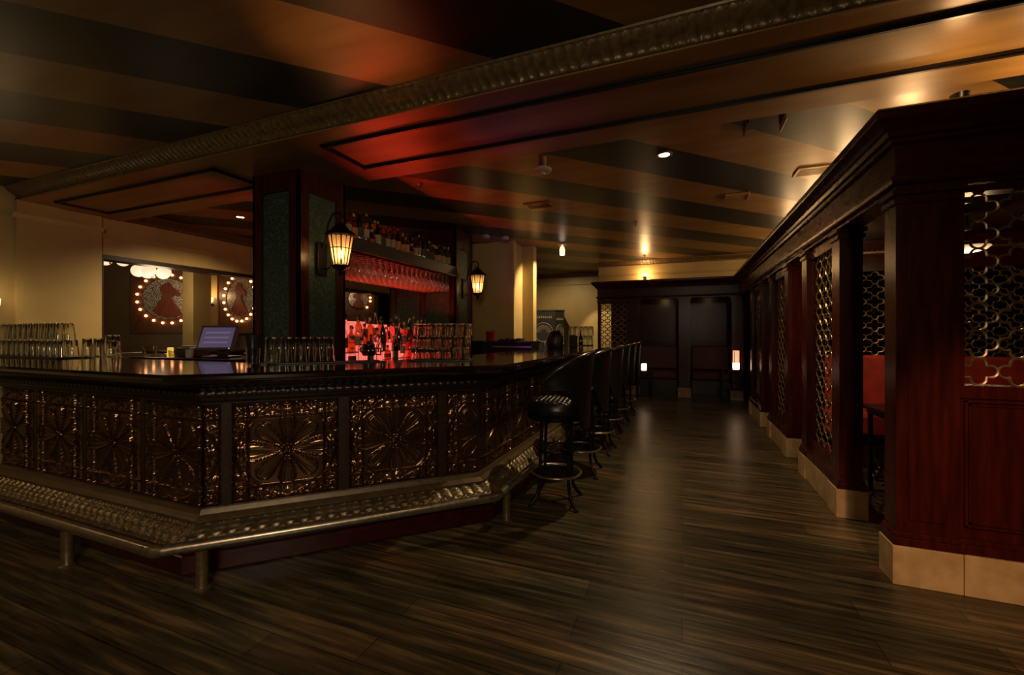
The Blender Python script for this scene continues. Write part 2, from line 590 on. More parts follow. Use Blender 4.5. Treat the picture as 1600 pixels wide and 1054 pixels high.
def lamp(name, kind, loc, power, colr, radius=0.05, rot=None, spot=None, blend=0.5, size=None):
    d = bpy.data.lights.new(name, kind)
    d.energy = power
    d.color = colr
    if kind in ('POINT', 'SPOT'):
        d.shadow_soft_size = radius
    if kind == 'SPOT':
        d.spot_size = math.radians(spot)
        d.spot_blend = blend
    if kind == 'AREA' and size:
        d.shape = 'RECTANGLE'
        d.size, d.size_y = size
    o = bpy.data.objects.new(name, d)
    o.location = loc
    if rot is not None:
        v = Vector(rot)
        o.rotation_euler = v.to_track_quat('-Z', 'Y').to_euler()
    col.objects.link(o)
    return o

def structure(o):
    o['kind'] = 'structure'
    return o
# ================================================================== the room
ZC, ZS = 2.93, 2.80                                   # ceiling, beam soffit
XL = -6.9                                             # cream wall on the left
structure(MB().box(-13.2, 5.6, -5.0, 13.0, -0.1, 0.0).build('floor', 'floor'))
structure(MB().box(-13.2, 5.6, -5.0, 13.0, ZC, ZC + 0.1).build('ceiling', 'ceiling'))
structure(MB().box(XL, 5.6, 2.42, 3.38, ZS, ZC).build('ceiling_beam', 'soffit'))

# raised dark mouldings that frame two long panels on the underside of the beam
def frame_strip(x0, x1, y0, y1, wd=0.04):
    mb = MB()
    for k, (h, dz) in enumerate(((wd, 0.012), (wd * 0.45, 0.024))):
        a = (wd - h) / 2
        mb.box(x0 + a, x1 - a, y0 + a, y0 + a + h, ZS - dz, ZS + 0.002)
        mb.box(x0 + a, x1 - a, y1 - a - h, y1 - a, ZS - dz, ZS + 0.002)
        mb.box(x0 + a, x0 + a + h, y0 + a, y1 - a, ZS - dz, ZS + 0.002)
        mb.box(x1 - a - h, x1 - a, y0 + a, y1 - a, ZS - dz, ZS + 0.002)
    return mb
structure(frame_strip(-2.655, 5.3, 2.59, 3.10).build('trim_1', 'ebony'))
structure(frame_strip(-6.55, -3.90, 2.59, 3.10).build('trim_2', 'ebony'))

def egg_dart(t, s):
    """gadroon leaves along a crown: rounded lobes with a groove between, a bead row near the lower edge"""
    if s < 0.16:
        return 0.35 * abs(math.sin(PI * t / 0.022))
    if s > 0.9:
        return 0.25
    c = (t / 0.062 + 0.5 * math.sin(s * 2.2)) % 1.0
    lobe = math.sqrt(max(0.0, 1 - (2 * c - 1) ** 2))
    return 0.3 + 0.7 * lobe * (1 - 0.3 * math.cos(s * 9)) + 0.12 * math.sin(t * 210) * math.sin(s * 30)
crown = [(0.0, -0.125), (0.015, -0.12), (0.02, -0.1), (0.035, -0.085), (0.06, -0.065), (0.085, -0.04), (0.1, -0.02), (0.105, -0.002)]
def crown_at(path, z, name, step=0.012, sc_=1.0, mat='plaster_gold'):
    pr = [(d * sc_, z + h * sc_) for d, h in crown]
    # finer profile for the carving
    fine = []
    for a, b in zip(pr, pr[1:]):
        for q in range(3):
            fine.append((a[0] + (b[0] - a[0]) * q / 3, a[1] + (b[1] - a[1]) * q / 3))
    fine.append(pr[-1])
    mb = MB()
    mb.carved(fine, path, egg_dart, step * 0.7, 0.014 * sc_)
    return structure(mb.build(name, mat, smooth=50))
crown_at([(XL, 2.42), (5.5, 2.42)], ZC, 'trim_3')
# left wall crown beyond the beam, far wall crowns
crown_at([(XL + 0.01, 11.29), (XL + 0.01, 3.40)][::-1], ZC, 'trim_4', 0.02)

# ---- left wall: pier below the beam, header, opening to a second room
wl = MB()
wl.box(XL - 0.2, XL, -5.0, 3.15, 0, ZC)
wl.box(XL - 0.2, XL, 3.15, 11.5, 2.335, ZC)           # header above the opening
wl.box(XL - 0.2, XL, 3.15, 11.5, 0, 0.98)             # dark dado below it is faced separately
wl.box(XL - 0.2, XL, 9.4, 11.5, 0.98, 2.335)
structure(wl.build('wall_left', 'cream_wall'))
structure(MB().box(XL, XL + 0.07, 2.40, 3.15, 0, ZS).build('wall_left_pier', 'cream_wall'))
structure(MB().sweep([(0, 2.60), (0.012, 2.60), (0.02, 2.615), (0.035, 2.63), (0.045, 2.645), (0.045, 2.655), (0, 2.66)],
                     [(XL + 0.07, 2.36), (XL + 0.07, 3.16)]).build('trim_5', 'cream_wall'))
structure(MB().sweep([(0, 2.545), (0.012, 2.545), (0.02, 2.56), (0.035, 2.575), (0.045, 2.59), (0.045, 2.60), (0, 2.605)],
                     [(XL, 3.16), (XL, 11.2)]).build('trim_6', 'cream_wall'))
# dark casing around the opening
cs = MB()
cs.box(XL - 0.22, XL + 0.004, 3.15, 9.4, 2.275, 2.335)
cs.box(XL - 0.22, XL + 0.004, 3.15, 3.20, 1.0, 2.275)
cs.box(XL - 0.24, XL + 0.02, 3.15, 9.4, 0.98, 1.06)
structure(cs.build('trim_7', 'walnut'))
structure(MB().box(XL, XL + 0.02, 3.16, 9.4, 0, 0.98).build('baseboard_left', 'walnut'))

# ---- second room seen through the opening
def wall_seg(name, a, b, th, z0, z1, mat):
    c = ((a[0] + b[0]) / 2, (a[1] + b[1]) / 2)
    L = math.hypot(b[0] - a[0], b[1] - a[1])
    return structure(MB().obox(c, (b[0] - a[0], b[1] - a[1]), L / 2, th / 2, z0, z1).build(name, mat))
wall_seg('wall_lounge_diagonal', (-13.1, 3.62), (-9.92, 6.80), 0.1, 0, ZC, 'olive_wall')
structure(MB().box(-9.95, XL - 0.2, 6.75, 6.87, 0, ZC).build('wall_lounge_back', 'olive_wall'))
structure(MB().box(-10.02, -9.80, 6.60, 6.75, 0, ZC).build('wall_lounge_pilaster', 'cream_wall'))
structure(MB().box(-9.42, -9.09, 5.65, 6.0, 0, ZC).build('wall_lounge_pier', 'cream_wall'))
structure(MB().box(-13.2, XL - 0.2, -1.2, -1.1, 0, ZC).build('wall_lounge_front', 'olive_wall'))
structure(MB().box(-13.2, -13.1, -1.1, 13, 0, ZC).build('wall_lounge_side', 'olive_wall'))
structure(MB().box(-13.1, XL - 0.2, 10.0, 10.1, 0, ZC).build('wall_lounge_end', 'olive_wall'))
structure(MB().box(-7.62, -7.5, 9.3, 10.0, 0, ZC).build('wall_lounge_jamb', 'walnut'))

# ---- far end of the bar room
YF = 11.3
structure(MB().box(XL - 0.2, 5.6, YF, YF + 0.15, 0, ZC).build('wall_far', 'cream_wall'))
structure(MB().box(-1.77, 5.6, 9.80, 9.92, 2.44, ZC).build('wall_far_frieze', 'cream_wall'))
structure(MB().box(-1.77, -1.65, 9.92, YF, 2.44, ZC).build('wall_far_return', 'cream_wall'))
crown_at([(-1.75, 9.80), (4.0, 9.80)], ZC, 'trim_8', 0.02, 0.85)
crown_at([(XL, YF), (-1.8, YF)], ZC, 'trim_9', 0.02, 0.85)
structure(MB().sweep([(0, 2.60), (0.02, 2.60), (0.03, 2.615), (0.03, 2.63), (0, 2.64)], [(-1.75, 9.80), (4.0, 9.80)]).build('trim_10', 'cream_wall'))
structure(MB().sweep([(0, 2.62), (0.015, 2.62), (0.02, 2.635), (0, 2.645)], [(XL, YF), (-1.8, YF)]).build('trim_11', 'cream_wall'))
# stub wall and pilasters behind the far end of the back bar
structure(MB().box(-4.6, -2.75, 6.93, 7.47, 0, ZC).build('wall_stub', 'cream_wall'))
structure(MB().box(-2.75, -2.70, 6.905, 6.96, 0, ZC).build('trim_12', 'cream_wall'))
structure(MB().box(-2.75, -2.54, 7.47, 7.66, 0, ZC).build('wall_pilaster', 'cream_wall'))
structure(MB().box(4.3, 4.45, -5.0, 13.0, 0, ZC).build('wall_right', 'mahogany'))
structure(MB().box(-13.2, 5.6, -5.1, -5.0, 0, ZC).build('wall_behind', 'olive_wall'))

# ================================================================== pillars with wallpaper panels
def pillar(name, x0, x1, y0, y1, label, front_panels=1):
    t = thing(name, ((x0 + x1) / 2, (y0 + y1) / 2, 0), label, 'pillar')
    t['kind'] = 'thing'
    z1 = ZC - 0.002
    MB().box(x0 + 0.02, x1 - 0.02, y0 + 0.02, y1 - 0.02, 0, z1).build('core', 'ebony', t)
    fr = MB()
    def face(p0, p1, npan):
        """one clad side from p0 to p1 (outward is to the right of travel)"""
        tx, ty = p1[0] - p0[0], p1[1] - p0[1]
        L = math.hypot(tx, ty)
        tx, ty = tx / L, ty / L
        nx, ny = ty, -tx
        def slab(mb, a, b, z0, z1, d0, d1):
            c = (p0[0] + tx * (a + b) / 2 + nx * (d0 + d1) / 2, p0[1] + ty * (a + b) / 2 + ny * (d0 + d1) / 2)
            mb.obox(c, (tx, ty), (b - a) / 2, abs(d1 - d0) / 2, z0, z1)
        st = 0.115
        slab(fr, 0, L, 0, 0.32, -0.03, 0)
        slab(fr, 0, L, z1 - 0.3, z1, -0.03, 0)
        cells = [(st + k * (L - st) / npan, (k + 1) * (L - st) / npan) for k in range(npan)]
        for k in range(npan + 1):
            a = k * (L - st) / npan
            slab(fr, a, a + st, 0.32, z1 - 0.3, -0.03, 0)
        for a, b in cells:
            mb = MB()
            slab(mb, a + 0.012, b - 0.012, 0.335, z1 - 0.315, -0.024, -0.014)
            mb.build('wallpaper_panel', 'wallpaper', t)
            mo = MB()
            for (q0, q1, r0, r1) in ((a, a + 0.012, 0.32, z1 - 0.3), (b - 0.012, b, 0.32, z1 - 0.3)):
                slab(mo, q0, q1, r0, r1, -0.024, -0.006)
            slab(mo, a, b, 0.32, 0.335, -0.024, -0.006)
            slab(mo, a, b, z1 - 0.315, z1 - 0.3, -0.024, -0.006)
            mo.build('panel_bead', 'ebony', t)
    face((x0, y0), (x1, y0), front_panels)
    face((x1, y0), (x1, y1), 1)
    face((x1, y1), (x0, y1), front_panels)
    face((x0, y1), (x0, y0), 1)
    fr.build('wood_casing', 'mahogany', t, bevel=0.004)
    return t
PX1, PX0 = -3.2, -3.78
pillar('wallpapered_pillar', PX0, PX1, 2.88, 3.46, 'dark wood pillar with teal damask wallpaper panels and the large lit lantern')
pillar('wallpapered_pillar', -4.42, PX1, 5.76, 6.30, 'farther dark wood pillar with teal wallpaper, beyond the lit bottles', 2)

# ================================================================== bar counter
P0, P1 = (-2.576, 1.659), (-1.40, 2.835)
BAR = [(-6.86, 1.659), P0, P1, (-1.40, 8.70)]
bar = thing('bar_counter', (-2.4, 2.2, 0), 'long angled bar counter clad in pressed metal flower panels above a carved base', 'bar')
MB().sweep([(-0.42, 0.0), (0.15, 0.0), (0.15, 0.118), (0.0, 0.24), (-0.012, 0.24), (-0.012, 1.03), (-0.42, 1.03)], BAR).build('carcass', 'ebony', bar)
MB().sweep([(-0.1, 0.002), (0.156, 0.002), (0.16, 0.01), (0.16, 0.105), (0.15, 0.112), (0.15, 0.125), (-0.1, 0.125)], BAR).build('toe_board', 'mahogany_flat', bar)
MB().sweep([(-0.1, 0.236), (0.052, 0.236), (0.062, 0.244), (0.062, 0.254), (0.05, 0.264), (0.032, 0.276), (0.026, 0.292), (0.022, 0.304), (-0.1, 0.304)], BAR).build('base_moulding', 'bronze_paint', bar)
def acanthus(t, s):
    """two rows of overlapping leaves with ribs, and a bead row at the bottom"""
    if s < 0.12:
        return 0.55 * abs(math.sin(PI * t / 0.02))
    row = 0 if s < 0.55 else 1
    q = (s - 0.12) / 0.43 if row == 0 else (s - 0.55) / 0.45
    c = ((t + 0.035 * row) / 0.07) % 1.0 * 2 - 1
    wdt = math.sqrt(max(0.0, 1 - (q - 0.35) ** 2 / 0.5))
    leaf = max(0.0, 1 - (c / max(0.15, wdt)) ** 2)
    return leaf * (0.55 + 0.45 * q) * (0.75 + 0.25 * math.cos(c * 14)) + 0.2 * math.sin(q * 16) * leaf
cp = [(0.15, 0.126), (0.153, 0.14), (0.142, 0.155), (0.128, 0.172), (0.11, 0.19), (0.09, 0.207), (0.068, 0.222), (0.05, 0.236)]
fine = []
for a, b in zip(cp, cp[1:]):
    for q in range(3):
        fine.append((a[0] + (b[0] - a[0]) * q / 3, a[1] + (b[1] - a[1]) * q / 3))
fine.append(cp[-1])
MB().carved([(d, z) for d, z in fine], BAR, lambda t, s: -acanthus(t, s), 0.009, 0.014).build('carved_leaf_band', 'bronze', bar, smooth=60)
# fascia below the top
MB().sweep([(-0.3, 0.912), (0.012, 0.912), (0.02, 0.925), (0.024, 0.94), (0.024, 0.985), (0.05, 0.992), (0.08, 1.002), (0.11, 1.02), (0.17, 1.028), (0.2, 1.036), (-0.3, 1.036)], BAR).build('fascia', 'ebony', bar, smooth=35)
def small_egg(t, s):
    c = (t / 0.05) % 1.0 * 2 - 1
    return math.sqrt(max(0, 1 - c * c)) * math.sin(PI * s) + 0.3 * math.exp(-((abs(c) - 1) / 0.12) ** 2)
MB().carved([(0.0245, 0.941 + 0.0055 * k) for k in range(9)], BAR, lambda t, s: -small_egg(t, s), 0.008, 0.012).build('egg_moulding', 'walnut', bar, smooth=60)

# pressed metal tile relief
def tile_height(u, v):
    r = math.hypot(u, v)
    th = math.atan2(v, u)
    h = 0.0
    for k in range(8):
        a = k * PI / 4
        ca, sa = math.cos(a), math.sin(a)
        p, q = u * ca + v * sa, -u * sa + v * ca
        big = 1.0 if k % 4 == 0 else (0.86 if k % 2 == 0 else 0.8)
        L0, L1 = 0.06, (0.80, 0.0, 0.72, 0.0)[k % 4] if k % 2 == 0 else 0.76
        if L0 < p < L1:
            x = (p - L0) / (L1 - L0)
            wd = (0.27 if k % 4 == 0 else 0.2) * (x ** 0.75) * math.sqrt(max(0.0, 1 - max(0.0, (x - 0.66) / 0.34) ** 2.2)) + 1e-4
            if abs(q) < wd:
                s = q / wd
                rim = math.exp(-((abs(s) - 0.86) / 0.12) ** 2)
                h = max(h, 0.6 * math.sqrt(1 - s * s) * (0.5 + 0.5 * x) + 0.45 * rim - 0.18 * math.exp(-(s / 0.13) ** 2) + 0.14 * math.cos(s * 13) * x)
    if r < 0.09:
        h = max(h, 0.7 + 0.3 * math.cos(th * 8) * min(1, r / 0.06))
    a, b = abs(u), abs(v)
    m_, n_ = max(a, b), min(a, b)
    for c0, ww, hh in ((0.715, 0.012, 0.5), (0.965, 0.014, 0.7)):
        d = abs(m_ - c0)
        if d < ww * 2.5:
            h = max(h, hh * math.exp(-(d / ww) ** 2))
    for line in (0.715,):
        for w_, o_ in ((a, b), (b, a)):
            d = abs(w_ - line)
            if d < 0.03:
                h = max(h, 0.6 * math.exp(-(d / 0.012) ** 2) + 0.5 * math.exp(-(d / 0.02) ** 2) * abs(math.sin(o_ * 46)))
    if m_ > 0.74 and n_ < 0.70:                               # side borders: scrolls and studs
        s = (m_ - 0.84) / 0.1
        h = max(h, 0.45 * max(0, math.sin(n_ * 15 + 0.4)) * max(0, 1 - s * s) + 0.25 * max(0, math.cos(n_ * 34) * math.cos(s * 4)))
    if a > 0.74 and b > 0.74:                                 # corner stars
        x, y = (a - 0.84) / 0.1, (b - 0.84) / 0.1
        h = max(h, 0.6 * math.exp(-((abs(x) - abs(y)) / 0.22) ** 2) * max(0, 1 - (x * x + y * y) / 2.2))
    dr = abs(r - 0.93)
    if dr < 0.05 and m_ > 0.6:
        h = max(h, 0.6 * math.exp(-(dr / 0.016) ** 2))
    dr = abs(r - 0.86)
    if dr < 0.04 and 0.715 > m_ > 0.45:
        h = max(h, 0.4 * math.exp(-(dr / 0.014) ** 2))
    return h
TS = 0.585
def tile_mesh(u0, u1, N=104):
    mb = MB()
    W = TS * (u1 - u0)
    nu = max(8, int(N * (u1 - u0)))
    def fn(a, b):
        u, v = (u0 + (u1 - u0) * a) * 2 - 1, b * 2 - 1
        return (a * W, -0.003 - 0.021 * tile_height(u, v), b * TS)
    mb.grid(fn, nu, N)
    # rim back to the carcass
    mb.box(0, W, -0.003, 0.01, 0, 0.003)
    mb.box(0, W, -0.003, 0.01, TS - 0.003, TS)
    return mb
_full = None
def put_tile(t0, seg, u0=0.0, u1=1.0):
    """hang a tile on side seg of the bar, its left edge t0 metres along that side"""
    global _full
    a, b = BAR[seg], BAR[seg + 1]
    L = math.hypot(b[0] - a[0], b[1] - a[1])
    tx, ty = (b[0] - a[0]) / L, (b[1] - a[1]) / L
    if u0 == 0 and u1 == 1:
        if _full is None:
            ob = tile_mesh(0, 1).build('pressed_metal_panel', 'tin', None, smooth=60)
            _full = ob
        else:
            ob = _full.copy()
            col.objects.link(ob)
    else:
        ob = tile_mesh(u0, u1).build('pressed_metal_panel', 'tin', None, smooth=60)
    ob.parent = bar
    o = ORG[bar.name]
    ob.location = (a[0] + tx * t0 - o[0], a[1] + ty * t0 - o[1], 0.31 - o[2])
    ob.rotation_euler = (0, 0, math.atan2(ty, tx))
rails = MB()
rails.sweep([(-0.012, 0.897), (0.0, 0.897), (0.01, 0.902), (0.012, 0.912), (-0.012, 0.912)], BAR)
rails.sweep([(-0.012, 0.302), (0.014, 0.302), (0.01, 0.309), (-0.012, 0.311)], BAR)
def stile(seg, t0, t1, proud=0.012):
    a, b = BAR[seg], BAR[seg + 1]
    L = math.hypot(b[0] - a[0], b[1] - a[1])
    tx, ty = (b[0] - a[0]) / L, (b[1] - a[1]) / L
    nx, ny = ty, -tx
    for (q0, q1, pr) in ((t0, t1, proud * 0.6), (t0 + (t1 - t0) * 0.22, t1 - (t1 - t0) * 0.22, proud)):
        c = (a[0] + tx * (q0 + q1) / 2 + nx * (pr - 0.012) / 2, a[1] + ty * (q0 + q1) / 2 + ny * (pr - 0.012) / 2)
        rails.obox(c, (tx, ty), (q1 - q0) / 2, (pr + 0.012) / 2, 0.304, 0.905)
L0 = -2.576 + 6.86
# left face: the tile at the corner is cut at the arris
put_tile(L0 - 0.53, 0, 0.0, 0.9)
for k in range(1, 6):
    put_tile(L0 - 0.53 - 0.64 * k, 0)
for k in range(0, 6):
    stile(0, L0 - 0.53 - 0.64 * k - 0.055, L0 - 0.53 - 0.64 * k)
# diagonal face
put_tile(0.004, 1, 0.86, 1.0)
stile(1, 0.086, 0.137)
put_tile(0.138, 1)
stile(1, 0.724, 0.785)
put_tile(0.786, 1)
stile(1, 1.373, 1.432)
put_tile(1.433, 1, 0.0, 0.385)
# right face
stile(2, 0.0, 0.05)
for k in range(9):
    put_tile(0.055 + 0.64 * k, 2)
    stile(2, 0.055 + 0.64 * k + TS, 0.055 + 0.64 * (k + 1))
rails.build('panel_frame', 'frame_brown', bar)
MB().box(-5.62, -4.93, 1.636, 1.66, 0.306, 0.91).build('painted_end_panel', 'cream_wall', bar)

TOP = 1.10
top = tag(MB().sweep([(-0.58, 1.040), (0.215, 1.040), (0.245, 1.044), (0.268, 1.054), (0.28, 1.07), (0.278, 1.086), (0.262, 1.1), (-0.58, 1.1)], BAR).build('bar_worktop', 'bartop', smooth=40, org=(-2.4, 2.2, 1.04)),
          'glossy near-black wooden bar top running around the angled counter', 'bar top')

# foot rail
rail = thing('foot_rail', (-2.31, 1.47, 0), 'polished metal foot rail on round posts along the base of the bar', 'foot rail')
RP = [(-6.8, 1.339), (-2.4435, 1.339), (-1.15, 2.6325), (-1.15, 8.6)]
def bend(path, r=0.03, n=4):
    out = [path[0]]
    for i in range(1, len(path) - 1):
        p = Vector(path[i])
        a, b = Vector(path[i - 1]) - p, Vector(path[i + 1]) - p
        a, b = p + a.normalized() * r, p + b.normalized() * r
        for k in range(n + 1):
            t = k / n
            out.append(tuple((1 - t) ** 2 * a + 2 * t * (1 - t) * p + t * t * b))
    out.append(path[-1])
    return out
MB().tube([(x, y, 0.224) for x, y in bend(RP)], 0.029, n=16).build('rail_pipe', 'steel_pipe', rail, smooth=50)
MB().tube([(-2.4435 - 0.03, 1.339, 0.224), (-2.4435, 1.339, 0.224), (-2.4435 + 0.02, 1.359, 0.224)], 0.0315, n=16).build('elbow_collar', 'bronze', rail, smooth=50)
for x, y in ((-3.24, 1.339), (-4.35, 1.339), (-5.5, 1.339), (-2.306, 1.4765), (-1.15, 2.80), (-1.15, 4.46), (-1.15, 5.26), (-1.15, 6.9)):
    MB().lathe([(0.042, 0.0), (0.042, 0.006), (0.03, 0.01), (0.0285, 0.012), (0.0285, 0.2), (0.0, 0.2)], 16, (x, y, 0)).build('rail_post', 'bronze_paint', rail, smooth=40)

# ================================================================== back bar between the pillars
bb = thing('back_bar', (-3.49, 4.61, 0), 'back bar cabinet with stepped glowing pink bottle display between the pillars', 'back bar')
Y0, Y1 = 3.475, 5.745
MB().box(-3.77, -3.22, Y0, Y1, 0, 0.96).build('cabinet', 'walnut', bb, bevel=0.004)
MB().box(-3.78, -3.17, Y0, Y1, 0.962, 1.0).build('counter', 'bartop', bb, bevel=0.006)
MB().box(-3.77, -3.44, Y0, Y1, 1.002, 1.10).build('lower_step', 'ebony', bb)
MB().box(-3.77, -3.60, Y0, Y1, 1.102, 1.21).build('upper_step', 'ebony', bb)
MB().box(-3.438, -3.434, Y0 + 0.01, 4.75, 1.006, 1.096).build('lit_riser', 'pink_led', bb)
MB().box(-3.598, -3.594, Y0 + 0.01, 4.75, 1.106, 1.206).build('lit_riser', 'pink_led', bb)
MB().box(-3.438, -3.434, 4.76, 5.5, 1.006, 1.096).build('lit_riser', 'red_led', bb)
MB().box(-3.598, -3.594, 4.76, 5.5, 1.106, 1.206).build('lit_riser', 'red_led', bb)
MB().box(-3.765, -3.755, Y0 + 0.01, 4.40, 1.212, 1.47).build('added_glow_panel', 'pink_led', bb)  # emissive boards added behind the bottles to stand in for their glowing glass
MB().box(-3.765, -3.755, 4.41, 4.85, 1.212, 1.44).build('added_glow_panel', 'pink_led', bb)
MB().box(-3.765, -3.755, 4.86, 5.45, 1.212, 1.38).build('added_glow_panel', 'red_led', bb)
for k in range(5):
    MB().box(-3.217, -3.205, Y0 + 0.03 + 0.45 * k, Y0 + 0.44 + 0.45 * k, 0.1, 0.92).build('cabinet_door', 'mahogany', bb, bevel=0.003)
    dr_ = bpy.data.objects['cabinet_door' if k == 0 else 'cabinet_door.%03d' % k]
    MB().lathe([(0, -0.012), (0.01, -0.008), (0.012, 0), (0.01, 0.008), (0, 0.012)], 10, (-3.193, Y0 + 0.38 + 0.45 * k, 0.62)).build('knob', 'bronze', dr_, smooth=60)

# tall shelf for spare bottles, with stemware rails below
sh = thing('bottle_shelf', (-3.49, 4.61, 2.19), 'deep dark wooden shelf fixed high between the two wallpapered pillars', 'shelf')
MB().box(-3.78, -3.20, 3.462, 5.758, 2.20, 2.30).build('shelf_board', 'shelf_wood', sh)
MB().box(-3.20, -3.165, 3.462, 5.758, 2.185, 2.325).build('shelf_fascia', 'ebony', sh, bevel=0.004)
hr = MB()
for x in (-3.25, -3.33, -3.41, -3.49, -3.57, -3.65, -3.73):
    hr.box(x - 0.008, x + 0.008, 3.47, 5.75, 2.176, 2.182)
    hr.box(x - 0.003, x + 0.003, 3.47, 5.75, 2.182, 2.2)
hr.build('stemware_rail', 'walnut', sh)
# ================================================================== booths
BX, BY, FY = 1.05, 2.86, 9.60                         # aisle plane, near end plane, far bank plane
def quatrefoil(W, Hh):
    """closed outline of a four-lobed cell whose lobe tips touch the neighbours"""
    r = 0.225 * min(W, Hh)
    a, b = W / 2 - r, Hh / 2 - r
    pts = []
    def arc(c, mid, n=8, half=1.68):
        for k in range(n):
            t = mid - half + 2 * half * k / (n - 1)
            pts.append((c[0] + r * math.cos(t), c[1] + r * math.sin(t)))
    def cusp(sx, sy):
        pts.append((sx * (a * 0.70), sy * (b * 0.74)))
    arc((a, 0), 0)
    cusp(1, 1)
    arc((0, b), PI / 2)
    cusp(-1, 1)
    arc((-a, 0), PI)
    cusp(-1, -1)
    arc((0, -b), PI * 1.5)
    cusp(1, -1)
    return pts
def lattice(w, h, W=0.157, Hh=0.134, rad=0.0062):
    """cast trellis filling w by h, drawn in local x and z"""
    nx, nz = max(1, round(w / W)), max(1, round(h / Hh))
    W, Hh = w / nx, h / nz
    q = quatrefoil(W, Hh)
    mb = MB()
    for i in range(nx):
        for j in range(nz):
            cx, cz = (i + 0.5) * W, (j + 0.5) * Hh
            mb.tube([(cx + x, 0, cz + z) for x, z in q], rad, n=5, closed=True, flat=1.0)
    return mb
def post(mb, x0, x1, y0, y1, z0=0.27, z1=2.07, inset=0.03):
    """square post: shaft with a sunk face, capital and foot"""
    mb.box(x0, x1, y0, y1, z0, z1)
    mb.box(x0 - 0.012, x1 + 0.012, y0 - 0.012, y1 + 0.012, z1 - 0.075, z1 - 0.045)
    mb.box(x0 - 0.02, x1 + 0.02, y0 - 0.02, y1 + 0.02, z1 - 0.03, z1 - 0.003)
    mb.box(x0 - 0.018, x1 + 0.018, y0 - 0.018, y1 + 0.018, 0.205, 0.245)
    mb.box(x0 - 0.01, x1 + 0.01, y0 - 0.01, y1 + 0.01, 0.245, 0.272)
def side_screen(y0, y1, label, pw=0.17):
    t = thing('booth_screen', (BX + 0.07, (y0 + y1) / 2, 0), label, 'booth screen')
    for a, b in ((y0, y0 + pw), (y1 - pw, y1)):
        mb = MB()
        post(mb, BX, BX + 0.14, a, b)
        mb.build('post', 'mahogany', t, bevel=0.003)
    mb = MB()
    mb.box(BX + 0.03, BX + 0.11, y0 + pw, y1 - pw, 1.98, 2.066)
    mb.box(BX + 0.03, BX + 0.11, y0 + pw, y1 - pw, 0.272, 0.36)
    mb.box(BX - 0.012, BX + 0.15, y0 + pw, y1 - pw, 0.205, 0.272)
    for a in (y0 + pw, y1 - pw - 0.03):
        mb.box(BX + 0.045, BX + 0.095, a, a + 0.03, 0.36, 1.98)
    mb.build('lattice_frame', 'mahogany', t, bevel=0.002)
    la = lattice(y1 - y0 - 2 * pw - 0.06, 1.62)
    la.xform(Matrix.Translation((BX + 0.07, y0 + pw + 0.03, 0.36)) @ Matrix.Rotation(PI / 2, 4, 'Z'))
    la.build('lattice', 'brass_lattice', t, smooth=60)
    st = MB()
    for a, b in ((y0 - 0.02, y0 + pw + 0.02), (y0 + pw + 0.022, y1 - pw - 0.022), (y1 - pw - 0.02, y1 + 0.02)):
        pr = 0.0 if b - a > 0.3 else 0.012
        st.box(BX - 0.012 - pr, BX + 0.152 + pr, a, b, 0, 0.203)
    st.build('stone_base', 'travertine', t, bevel=0.003)
    return t
side_screen(3.74, 4.79, 'first dark red wood screen with tall metal trellis past the open booth entrance')
side_screen(5.36, 6.44, 'second wood and trellis screen along the aisle, beside the red banquette')
side_screen(7.0, 8.1, 'third and last trellis screen along the aisle, nearest the tall candle')

# near end screen with corner post, trellis over a raised panel
es = thing('booth_end_screen', (BX + 0.1, BY + 0.07, 0), 'large near booth end wall with trellis above a red wood panel on tan stone', 'booth screen')
mb = MB()
post(mb, BX, BX + 0.26, BY, BY + 0.14)
mb.box(BX + 0.05, BX + 0.21, BY - 0.008, BY, 0.34, 1.92)
mb.build('corner_post', 'mahogany', es, bevel=0.003)
mb = MB()
post(mb, 3.0, 3.26, BY, BY + 0.14)
mb.build('post', 'mahogany', es, bevel=0.003)
mb = MB()
mb.box(BX + 0.26, 3.0, BY + 0.02, BY + 0.12, 2.03, 2.066)
mb.box(BX + 0.26, 3.0, BY + 0.015, BY + 0.125, 0.985, 1.05)
mb.box(BX + 0.26, BX + 0.285, BY + 0.02, BY + 0.12, 1.05, 2.03)
mb.box(BX + 0.26, 3.0, BY + 0.03, BY + 0.11, 0.272, 0.985)
mb.box(BX + 0.26, 3.0, BY - 0.012, BY + 0.15, 0.205, 0.25)
mb.box(BX + 0.26, 3.0, BY - 0.004, BY + 0.144, 0.25, 0.275)
mb.build('panel_frame', 'mahogany', es, bevel=0.003)
mb = MB()
px0, px1, pz0, pz1 = BX + 0.285, 2.96, 0.33, 0.975
for a, dpt in ((0.0, 0.014), (0.018, 0.008)):
    wv = 0.012
    mb.box(px0 + a, px1 - a, BY + 0.03 - dpt, BY + 0.031, pz0 + a, pz0 + a + wv)
    mb.box(px0 + a, px1 - a, BY + 0.03 - dpt, BY + 0.031, pz1 - a - wv, pz1 - a)
    mb.box(px0 + a, px0 + a + wv, BY + 0.03 - dpt, BY + 0.031, pz0 + a, pz1 - a)
    mb.box(px1 - a - wv, px1 - a, BY + 0.03 - dpt, BY + 0.031, pz0 + a, pz1 - a)
mb.build('panel_bead', 'mahogany', es, bevel=0.002)
la = lattice(3.0 - BX - 0.285, 0.98)
la.xform(Matrix.Translation((BX + 0.285, BY + 0.07, 1.05)))
la.build('lattice', 'brass_lattice', es, smooth=60)
mb = MB()
for a, b in ((BX - 0.022, BX + 0.262), (BX + 0.265, BX + 1.1), (BX + 1.103, BX + 2.2)):
    mb.box(a, b, BY - 0.024, BY + 0.15, 0, 0.203)
mb.build('stone_base', 'travertine', es, bevel=0.003)

